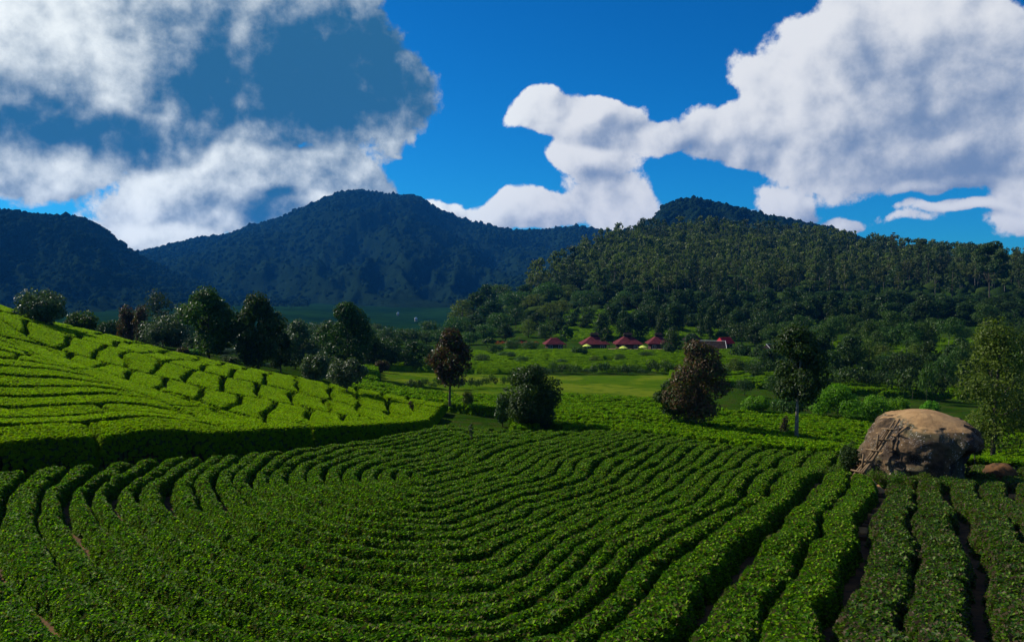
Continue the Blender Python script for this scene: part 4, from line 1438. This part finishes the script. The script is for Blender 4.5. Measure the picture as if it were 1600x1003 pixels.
# forest on the hill: 300 nearest as trees of their own, the rest as one mass
P_euc = [make_proto('euc', 18, 8, 400 + i, 430, 1.0, 'leaf_euc', 'bark_pale', (.35, .45, .55)[i % 3]) for i in range(5)] + [make_proto('tall', 16, 8, 410 + i, 520, 1.1, 'leaf_euc_dark', 'bark', .1) for i in range(2)]
spots = []
g = np.random.default_rng(77)
while len(spots) < 2000:
    u = g.uniform(.015, .80)
    Y = math.sqrt(g.uniform(375 ** 2, 830 ** 2))
    px = u * FPX + 800
    lim = np.interp(px, [820, 870, 930, 1000, 1060], [520, 600, 760, 830, 840])
    if Y > lim or (px < 930 and Y < 430):
        continue
    spots.append((Y, px))
spots.sort()
rp = random.Random(9)
for i, (Y, px) in enumerate(spots[:300]):
    r = place(P_euc[rp.randrange(7)], 'hill_tree', 'tree', px, 400, Y, 8 * rp.uniform(.7, 1.25) * FPX / Y, rp, H=rp.uniform(11, 20))
    r['label'] = 'slender pale trunked tree with thin crown on the lower wooded hillside'
    r['group'] = 'slender trees on the lower wooded hillside'


def merged_forest():
    far = [make_proto('euc', 17, 8, 430 + i, 150, 1.7, 'leaf_euc', 'bark_pale', (.35, .5)[i % 2]) for i in range(5)] + [make_proto('tall', 15, 8, 440, 150, 1.8, 'leaf_euc_dark', 'bark', .1)]
    geo = []
    for tm, cm, H, W in far:
        out = []
        for me in (tm, cm):
            co = np.empty(len(me.vertices) * 3, np.float32)
            me.vertices.foreach_get('co', co)
            me.calc_loop_triangles()
            tr = np.empty(len(me.loop_triangles) * 3, np.int32)
            me.loop_triangles.foreach_get('vertices', tr)
            out.append((co.reshape(-1, 3), tr.reshape(-1, 3)))
        geo.append(out)
    rng = np.random.default_rng(3)
    Ys = np.array([s[0] for s in spots[300:]])
    px = np.array([s[1] for s in spots[300:]])
    X = (px - 800) / FPX * Ys
    Z = ground(X, Ys)
    DK = fnoise(X, Ys, 60, 91, 2)
    for part, mats, nm, lab in ((0, ['bark_pale'], 'forest_trunks', 'pale thin trunks of the forest on the upper wooded hillside'), (1, ['leaf_euc', 'leaf_euc_dark'], 'forest_canopy', 'green canopy of the forest on the upper wooded hillside')):
        Vs, Fs, Ms, k = [], [], [], 0
        rng = np.random.default_rng(3)
        for i in range(len(Ys)):
            v, f = geo[rng.integers(6)][part]
            a, s1, s2 = rng.uniform(0, 6.28), rng.uniform(.6, 1.45), rng.choice([.5, .7, .85, 1.0, 1.35])
            c, s_ = math.cos(a), math.sin(a)
            w = np.stack([(v[:, 0] * c - v[:, 1] * s_) * s1 + X[i], (v[:, 0] * s_ + v[:, 1] * c) * s1 + Ys[i], v[:, 2] * s2 + Z[i]], -1)
            Vs.append(w)
            Fs.append(f + k)
            k += len(v)
            pick = 1 if DK[i] + rng.uniform(-.25, .25) > .05 else 0
            Ms.append(np.full(len(f), pick if part else 0, np.int32))
        me = mesh_of(nm, np.concatenate(Vs), np.concatenate(Fs), False, [M[m_] for m_ in mats])
        me.polygons.foreach_set('material_index', np.concatenate(Ms))
        tag(link(nm, me), lab, 'forest', kind='stuff')


merged_forest()

# undergrowth that closes the forest floor
g2 = np.random.default_rng(15)
n_ = 7000
uu_ = g2.uniform(-.03, .82, n_)
Yu = np.sqrt(g2.uniform(318 ** 2, 830 ** 2, n_))
pxu = uu_ * FPX + 800
ok_ = (Yu < np.interp(pxu, [760, 820, 870, 930, 1000, 1060], [470, 520, 600, 760, 830, 840]))
Xu, Yu = (uu_ * Yu)[ok_], Yu[ok_]
blob_forest('forest_undergrowth', np.stack([Xu, Yu, ground(Xu, Yu) + .2], -1), g2.uniform(1.2, 3.6, len(Xu)), g2, M['undergrowth_leaf'], 'the floor of the wooded hill')

# ------------------------------------------------------------------ village


def house(name, label, px, Y, wpx, roof, wall, eave_row, ridge_row, rz=0.1, cap=True, ridge_white=False, group=None, gable=False):
    x, y = xy(px, Y)
    W = wpx / FPX * Y
    D = W * .85
    ze = world_pt(px, eave_row, Y)[2]
    zr = world_pt(px, ridge_row, Y)[2]
    g = min(gz(x, y), ze - 2.1)
    if Y > 500:
        g = gz(x, y)
        ze, zr = g + 2.8, g + 4.6
    root = link(name, None, None, (x, y, g))
    root.rotation_euler.z = rz
    tag(root, label, 'house', group)
    he, hr = ze - g, zr - g
    mb = MB()
    w, d = W * .74, D * .74
    mb.box((0, 0, he / 2 - .1), (w, d, he + .2))
    link('wall', mb.mesh('wall', M[wall]), root)
    # roof with eaves, slightly bent like a pyramid hip
    mb = MB()
    a, b = W / 2, D / 2
    lv = [(a, b, he - .12), (a, b, he), (a * .66, b * .63, he + (hr - he) * .45), (a * .30, b * .10 if gable else b * .22, hr)]
    if gable:
        lv = [(a, b, he - .12), (a, b, he), (a * .92, .05, hr)]
    for (p, q, z) in lv:
        mb.v += [(-p, -q, z), (p, -q, z), (p, q, z), (-p, q, z)]
    for i in range(len(lv) - 1):
        for j in range(4):
            mb.f.append((4 * i + j, 4 * i + (j + 1) % 4, 4 * i + 4 + (j + 1) % 4, 4 * i + 4 + j))
    k = 4 * (len(lv) - 1)
    mb.f += [(k, k + 1, k + 2, k + 3), (3, 2, 1, 0)]
    rf = link('roof', mb.mesh('roof', M[roof]), root)
    if cap:
        m2 = MB()
        c1, c2 = a * .26, b * .18
        m2.box((0, 0, hr + .25), (c1 * 2, c2 * 2, .6))
        m2.v += [(-c1 * 1.3, -c2 * 1.5, hr + .55), (c1 * 1.3, -c2 * 1.5, hr + .55), (c1 * 1.3, c2 * 1.5, hr + .55), (-c1 * 1.3, c2 * 1.5, hr + .55), (-c1 * .9, 0, hr + 1.15), (c1 * .9, 0, hr + 1.15)]
        m2.f += [(8, 9, 13, 12), (9, 10, 13), (10, 11, 12, 13), (11, 8, 12), (11, 10, 9, 8)]
        link('roof_cap', m2.mesh('roof_cap', M['roof_dark']), rf)
    if ridge_white:
        m3 = MB()
        for s1 in (-1, 1):
            m3.tube([(s1 * a, -b, he + .1), (s1 * lv[-1][0], -lv[-1][1], hr + .12)], .05, 4)
        m3.tube([(-lv[-1][0], 0, hr + .14), (lv[-1][0], 0, hr + .14)], .05, 4)
        link('ridge_tiles', m3.mesh('ridge_tiles', M['trim_white']), rf)
    dm = MB()
    dm.box((0, -d / 2 - .02, 1.0), (1.0, .08, 2.0))
    link('door', dm.mesh('door', M['wall_brown' if wall != 'wall_brown' else 'bark']), root)
    for sx_ in (-1, 1):
        wm = MB()
        wm.box((sx_ * w * .31, -d / 2 - .02, 1.35), (1.1, .07, 1.0))
        wd = link('window', wm.mesh('window', M['trim_white' if wall != 'wall_cream' else 'wall_brown']), root)
        pm = MB()
        for s2 in (-1, 1):
            pm.box((sx_ * w * .31 + s2 * .25, -d / 2 - .07, 1.35), (.42, .04, .84))
        link('pane', pm.mesh('pane', M['window_glass']), wd)
    for sx_ in (-1, 1):
        pm = MB()
        pm.tube([(sx_ * a * .9, -b * .9, -.1), (sx_ * a * .9, -b * .9, he - .05)], .09, 6)
        link('post', pm.mesh('post', M['bark']), root)
    return root


house('bungalow', 'leftmost bungalow with maroon pyramid roof, beside the rounded shrub', 866, 232, 33, 'roof_red', 'wall_brown', 537, 528, .15, False)
house('bungalow', 'bungalow with maroon roof and dark cap, second from the left', 929, 228, 45, 'roof_red', 'wall_brown', 536.5, 526, .05)
house('bungalow', 'bungalow with maroon roof and dark cap, third from the left', 981, 228, 44, 'roof_red', 'wall_brown', 536.5, 526, .05)
house('bungalow', 'bungalow with maroon roof partly behind the blocky tree', 1029, 228, 38, 'roof_red', 'wall_brown', 536, 526, .0)
house('thatched_house', 'small dark domed roof house right of the four maroon roofs', 1082, 250, 26, 'roof_dark', 'wall_brown', 531, 521, .1, False)
house('tiled_house', 'dark tiled house with white ridge lines behind the reddish brown tree', 1112, 222, 46, 'roof_dark', 'wall_brown', 543, 533, -.25, False, True, None, True)
house('red_house', 'small house with bright red roof above the dark tiled house', 1133, 236, 24, 'roof_bright', 'wall_brown', 536, 527, .5, False, gable=True)
house('tiled_house', 'dark roofed house with pale gable edge left of the tall trunk tree', 1213, 218, 40, 'roof_dark', 'wall_brown', 547, 538, .35, False, True, None, True)
house('tiled_house', 'small house with orange roof behind the tall thin trunk tree', 1270, 215, 24, 'roof_orange', 'wall_brown', 550, 544, .1, False)
house('red_house', 'tiny red roofed house among the low woods left of the village', 619, 300, 14, 'roof_bright', 'wall_cream', 539, 533, .4, False)
house('cottage', 'white speck of a house on the dark plain below the mountain', 650, 880, 5, 'metal_white', 'trim_white', 489, 486.5, .2, False)
house('cottage', 'small white house at the far edge of the plain near the mound', 622, 1000, 4, 'metal_white', 'trim_white', 484, 482, .2, False)
0 and house('cottage', 'pale hut between the flat topped trees at the right', 1322, 232, 14, 'metal_white', 'wall_cream', 506, 502, .2, False)


def parasol(label, px, row, Y):
    x, y = xy(px, Y)
    zt = world_pt(px, row, Y)[2]
    g = min(gz(x, y), zt - 2.2)
    root = link('parasol', None, None, (x, y, g))
    tag(root, label, 'parasol', 'green parasols in front of the bungalows')
    h = zt - g
    mb = MB()
    mb.tube([(0, 0, -.1), (0, 0, h)], .04, 6)
    link('pole', mb.mesh('pole', M['metal_white']), root)
    mb = MB()
    n_ = 8
    for z, r_ in ((h - .62, 1.25), (h - .55, 1.25), (h - .18, .55), (h, .03)):
        for j in range(n_):
            w = 2 * math.pi * j / n_
            mb.v.append((r_ * math.cos(w), r_ * math.sin(w), z))
    for i in range(3):
        for j in range(n_):
            mb.f.append((i * n_ + j, i * n_ + (j + 1) % n_, (i + 1) * n_ + (j + 1) % n_, (i + 1) * n_ + j))
    mb.f.append(tuple(3 * n_ + j for j in range(n_)))
    link('canopy', mb.mesh('canopy', M['parasol_cloth']), root)


parasol('pale green parasol between the first and second bungalows', 917, 537.5, 221)
parasol('pale green parasol in front of the third bungalow', 974, 540.5, 221)
parasol('bright green parasol between the third and fourth bungalows', 1005, 539.5, 220)

# sandy terrace wall in front of the bungalows
mb = MB()
for i in range(15):
    px0, px1 = 946 + i * 8.2, 946 + (i + 1) * 8.2
    (x0, y0), (x1, y1) = xy(px0, 216), xy(px1, 216)
    mb.box(((x0 + x1) / 2, y0, gz((x0 + x1) / 2, y0) + .30), (x1 - x0 + .02, 1.2, 1.3 + .1 * math.sin(i * 2.1)))
tag(link('terrace_wall', mb.mesh('terrace_wall', M['path_dirt'])), 'low sandy terrace wall in front of the maroon roofed bungalows', 'wall')

# path winding by the left of the village, dirt patches: sheets just over the ground


def sheet(name, label, pts, mat, lift=.03, kind='structure', nsub=10):
    """a strip between two lines of (px, distance) points, following the ground"""
    (a, b) = pts
    vs = []
    n_ = len(a) * nsub

    def lerp(P, t):
        f = t * (len(P) - 1)
        i = int(min(f, len(P) - 2))
        return P[i][0] + (P[i + 1][0] - P[i][0]) * (f - i), P[i][1] + (P[i + 1][1] - P[i][1]) * (f - i)
    g_ = []
    for i in range(n_):
        p, q = lerp(a, i / (n_ - 1)), lerp(b, i / (n_ - 1))
        for j in range(9):
            u = j / 8
            wob = math.sin(i * 1.7 + j) * .004 + 1
            px, Y = p[0] + (q[0] - p[0]) * u, (p[1] + (q[1] - p[1]) * u) * wob
            g_.append(xy(px, Y))
    g_ = np.array(g_)
    z = ground(g_[:, 0], g_[:, 1]) + lift
    edge_ = np.tile(np.array([1, .3, 0, 0, 0, 0, 0, .3, 1.0]), n_)
    z = z - edge_ * (lift + .08)
    me = mesh_of(name, np.column_stack([g_, z]), grid_faces(9, n_), True, [M[mat]])
    return tag(link(name, me), label, kind=kind)


sheet('dirt_patch', 'bare straw coloured dirt patch on the meadow behind the sapling', ([(700, 86), (730, 84), (775, 84), (800, 86)], [(706, 95), (735, 100), (770, 99), (792, 96)]), 'dirt_patch', .12)
sheet('footpath', 'pale footpath on the terrace left of the bungalows', ([(738, 213), (790, 215), (850, 213)], [(738, 217), (790, 219), (850, 217)]), 'path_dirt', .15)
sheet('soil_bank', 'bare brown earth under the bright shrubs', ([(1100, 92), (1200, 90), (1330, 92)], [(1100, 97), (1200, 97), (1330, 98)]), 'soil', .12)

# red flowers on the terrace
rngf = random.Random(4)
fl = MB()
for i in range(9):
    px = 778 + i * 7.5
    x, y = xy(px, 236)
    tmF, (V, F, lm) = tree_meshes('bush', 1.2, 2.0, 900 + i, 120, .3, M['flower_red'], M['bark'])
    root = link('flower_shrub', None, None, (x, y, world_pt(px, 537, 236)[2] - .4))
    tag(root, '%s red flowering shrub from the left on the terrace edge' % nth(i), 'shrub', 'red flowering shrubs on the terrace edge')
    link('stem', tmF, root)
    link('foliage', mesh_of('foliage', V, F, False, [lm]), root)

# ------------------------------------------------------------------ boulder and ladder
bx, by = BOULDER
bz = gz(bx, by) - .25
ztop = world_pt(1440, 664, by - 2.0)[2] - bz


def build_boulder():
    na, nt, nc = 150, 70, 34
    A_ = np.linspace(0, 2 * np.pi, na, endpoint=False)
    rx, ry = 2.5, 2.7

    def plan(a):
        c, s_ = np.cos(a), np.sin(a)
        n_ = 2.7
        r = 1 / ((np.abs(c) / rx) ** n_ + (np.abs(s_) / ry) ** n_) ** (1 / n_)
        return r
    rows = []
    base = plan(A_)
    for t in np.linspace(0, 1, nt):
        c, s_ = np.cos(A_), np.sin(A_)
        left = np.clip(-c, 0, 1)
        f = np.ones(na) * (1.0 - .05 * t)
        f = f + left ** 2 * ((1 - t) ** 1.1 * .62 - .24 * t ** 2.0)        # left flank slopes out to its foot
        # hollow under the right front
        w = np.exp(-((np.mod(A_ + np.pi / 2 + .0, 2 * np.pi) - .75) / .72) ** 2) + np.exp(-((np.mod(A_ + np.pi / 2, 2 * np.pi) - .15) / .5) ** 2) * .35
        cut = sstep(.66 - t - .16 * np.sin(A_ * 3 + 1) * .5 + .06 * np.sin(A_ * 9), -.06, .22)
        f = f - np.clip(w, 0, 1) * cut * .46
        front = np.clip(-s_, 0, 1)
        f = f + front * (.05 * math.sin(t * 3.1))
        # rounded shoulder
        f = f * (1 - .12 * max(0, (t - .86) / .14) ** 2.2)
        r = base * f
        x, y = r * c, r * s_
        z = np.full(na, t * (ztop - .25))
        rows.append(np.stack([x, y, z], -1))
    last = rows[-1]
    for q in np.linspace(0, 1, nc + 1)[1:]:
        k = 1 - q
        x, y = last[:, 0] * k + .15 * q, last[:, 1] * k
        z = last[:, 2] + .55 * (1 - k ** 1.9)
        rows.append(np.stack([x, y, z], -1))
    P = np.concatenate(rows)
    # tilt of the top and lumps
    x, y, z = P[:, 0].copy(), P[:, 1].copy(), P[:, 2].copy()
    tt = sstep(z, ztop * .35, ztop)
    P[:, 2] += tt * (.10 * (y + 1) * .9 - .10 * np.clip(-x - 1.0, 0, 3) ** 1.5 - .12 * np.clip(x - 2.2, 0, 2))
    ang = np.arctan2(y, x)
    lump = (np.abs(fnoise(ang * 3.0 + 10, z * .9 + x * .3, 1.1, 61, 4)) * -.75 + .2) + fnoise(x * 1.1 + z, y + z * .7, .8, 62, 4) * .10
    lump *= np.where(z > ztop * .97, .15, 1)
    rr_ = np.hypot(x, y) + 1e-6
    P[:, 0] += x / rr_ * lump
    P[:, 1] += y / rr_ * lump
    P[:, 2] += fnoise(x, y, 1.5, 63, 3) * .05 * (z > ztop * .8)
    # cleft on the left front
    d = np.abs((ang + 2.35) + (z - 1.8) * .22)
    cl = np.exp(-(d / .05) ** 2) * sstep(z, .6, 1.2) * (1 - sstep(z, 2.3, 2.7)) * .28
    P[:, 0] -= x / rr_ * cl
    P[:, 1] -= y / rr_ * cl
    nr = len(rows)
    F = []
    idx = np.arange(nr * na).reshape(nr, na)
    F = np.stack([idx[:-1], np.roll(idx[:-1], -1, 1), np.roll(idx[1:], -1, 1), idx[1:]], -1).reshape(-1, 4)
    me = mesh_of('boulder', P, F, True, [M['boulder_stone']])
    o = link('boulder', me, None, (bx, by, bz))
    tag(o, 'large dark lichened boulder with worn flat sandy top beside the bamboo ladder', 'boulder')
    return o


boulder = build_boulder()

# ladder of bamboo poles up the boulder's left flank
p0x, p0y = xy(1326, 40.6)
l0 = Vector((p0x, p0y, gz(p0x, p0y) - .1))
l1 = Vector(world_pt(1402, 655, by - .9))
lad = link('bamboo_ladder', None, None, l0)
tag(lad, 'rough bamboo pole ladder leaning up the left side of the boulder', 'ladder')
dr = l1 - l0
sidev = Vector((.35, -.9, .1)).normalized()
rl = random.Random(2)
for k in range(4):
    o_ = sidev * (k - 1.5) * .24
    mb = MB()
    a_ = o_ + Vector((rl.uniform(-.1, .3), 0, rl.uniform(-.05, .1)))
    b_ = dr * rl.uniform(.86, 1.06) + o_ * rl.uniform(.3, 1.2)
    mid = (a_ + b_) / 2 + Vector((rl.uniform(-.1, .1), 0, rl.uniform(-.15, .02)))
    mb.tube([a_, a_.lerp(mid, .5) + Vector((0, 0, .04)), mid, mid.lerp(b_, .5) + Vector((0, 0, -.03)), b_], [.07, .068, .065, .06, .05], 7)
    link('pole', mb.mesh('pole', M['bamboo'], True), lad)
for k in range(6):
    t = .08 + k * .15
    mb = MB()
    c_ = dr * t
    mb.tube([c_ - sidev * rl.uniform(.38, .5) + Vector((0, 0, .08)), c_ + sidev * rl.uniform(.4, .6) + Vector((0, 0, .08 + rl.uniform(-.05, .05)))], .045, 6)
    link('rung', mb.mesh('rung', M['bamboo'], True), lad)
for t in (.34, .62):
    mb = MB()
    c_ = dr * t
    mb.tube([c_ + Vector((-.05, 0, -.15)), c_ + Vector((0, 0, .55))], .055, 6)
    link('stake', mb.mesh('stake', M['bamboo'], True), lad)

# trodden orange soil at the ladder's foot and soil steps between the nearest hedges


def soil_mound(name, label, px, Y, w, d, h, mat, seed, sub=24, kind='structure'):
    x0, y0 = xy(px, Y)
    q = np.linspace(-1, 1, sub)
    XX, YY = np.meshgrid(q, q)
    r_ = np.hypot(XX, YY)
    X_, Y_ = x0 + XX * w, y0 + YY * d
    zz = ground(X_, Y_) - .06 + (1 - sstep(r_, .55 + 0 * r_, 1.0)) * h * (1 + fnoise(X_, Y_, .35, seed, 3) * .5) - (r_ > 1) * .15
    me = mesh_of(name, np.stack([X_, Y_, zz], -1).reshape(-1, 3), grid_faces(sub, sub), True, [M[mat]])
    return tag(link(name, me), label, kind=kind)


soil_mound('trodden_soil', 'trodden orange soil at the foot of the bamboo ladder', 1346, 39.4, .95, 3.0, .55, 'soil_orange', 71)
soil_mound('soil_heap', 'reddish soil heap behind the shrub by the ladder', 1345, 43.2, .9, .7, 1.0, 'soil', 72)


def gap_x(n_even, Y, lo=2.0, hi=34.0):
    xs = np.linspace(lo, hi, 900)
    f = row_t(field_a(xs, np.full(900, Y)))
    i = int(np.argmin(np.abs(f - n_even)))
    return xs[i]


steps_root = link('stepped_path', None, None, (0, 0, 0))
steps_root['kind'] = 'structure'
steps_root['label'] = 'trodden orange earth steps in the gaps between the hedges below the boulder'
rs = random.Random(12)
sm_ = []
for i in range(4):
    b_ = MB()
    b_.box((0, 0, -.08), (.62, .42, .34), 0, .82)
    sm_.append(b_.mesh('earth_step', M['soil_orange' if i % 2 else 'soil']))
for target, y0, y1 in ((1270, 39.5, 36.0), (1392, 38.5, 27), (1545, 38.5, 31), (1345, 38.3, 36.5)):
    x_t = xy(target, y0)[0]
    fv = float(row_t(field_a(np.array([x_t]), np.array([y0])))[0])
    ne = int(round(fv / 2.0)) * 2
    yy = y0
    while yy > y1:
        xg = gap_x(ne, yy)
        s_ = link('earth_step', sm_[rs.randrange(4)], steps_root, (xg + rs.uniform(-.05, .05), yy, gz(xg, yy) + .05))
        s_.rotation_euler = (rs.uniform(-.1, .1), rs.uniform(-.1, .1), -.35 + rs.uniform(-.15, .15))
        s_.scale = (rs.uniform(.8, 1.2), rs.uniform(.8, 1.15), 1)
        yy -= rs.uniform(.62, .85)


def small_rock(label, px, Y, r_, seed, name='rock', mat='boulder_stone', sink=.3):
    x, y = xy(px, Y)
    v, f = ico()
    import bmesh
    bm = bmesh.new()
    bmesh.ops.create_icosphere(bm, subdivisions=4, radius=1)
    for q in bm.verts:
        c = q.co
        k = 1 + .28 * float(fnoise(np.array([c.x * 2 + c.z]), np.array([c.y * 2 - c.z]), .9, seed, 3)[0])
        q.co = Vector((c.x * r_ * k, c.y * r_ * k * .8, c.z * r_ * .62 * k))
    me = bpy.data.meshes.new(name)
    bm.to_mesh(me)
    bm.free()
    me.materials.append(M[mat])
    me.polygons.foreach_set('use_smooth', [True] * len(me.polygons))
    tag(link(name, me, None, (x, y, gz(x, y) + r_ * sink)), label, 'rock')


small_rock('low rounded brown rock among scrub right of the boulder', 1568, 44.5, .85, 81, mat='soil', sink=.9)
small_rock('small stone lying on the orange soil by the ladder foot', 1338, 39.6, .16, 82, sink=2.0)
small_rock('flat stone half way between ladder foot and boulder', 1356, 41.0, .26, 83, sink=1.3)
small_rock('pale slab of broken rock leaning at the boulder left foot', 1362, 42.0, .5, 84, mat='dirt_patch', sink=1.0)

# scrub round the boulder
for i, (px, Y, w_, h_) in enumerate([(1375, 40.2, 1.5, 1.1), (1410, 39.6, 1.6, 1.0), (1450, 39.3, 1.7, 1.0), (1488, 39.4, 1.6, .95), (1522, 40.2, 1.7, .9), (1552, 41.6, 1.6, .9), (1585, 42.4, 1.8, .8), (1300, 41.5, 1.6, .95), (1318, 43, 1.4, 1.1),
                                      (1620, 43, 1.8, .9), (1545, 44, 1.6, .9), (1590, 45.5, 1.6, .7)]):
    x, y = xy(px, Y)
    new_tree('boulder_shrub', 'shrub', '%s low tea shrub from the front left around the foot of the boulder' % nth(i), 'low shrubs round the boulder', 'bush', x, y, h_, w_, 950 + i, 1500, .085, 'tea_leaf_dark')

# ------------------------------------------------------------------ haze
m, T, out = new_mat('haze')
pv = T.new('ShaderNodeVolumePrincipled')
pv.inputs['Color'].default_value = (.03, .30, .95, 1)
pv.inputs['Density'].default_value = .000065
pv.inputs['Anisotropy'].default_value = .2
T.l.new(pv.outputs[0], out.inputs['Volume'])
zs = []
for o in S.objects:
    if o.type == 'MESH' and o.parent is None:
        zs += [o.location.z + c[2] for c in o.bound_box]
print('Z RANGE', min(zs), max(zs))
z0, z1 = min(zs) - 1, max(zs) + 5
mb = MB()
mb.box((0, 2150, (z0 + z1) / 2), (9040, 4760, z1 - z0))
tag(link('haze', mb.mesh('haze', M['haze'])), kind='stuff', label='thin blue air over the whole valley')

tris = sum(len(me.loops) - 2 * len(me.polygons) for me in bpy.data.meshes)
print('TRIS', tris)
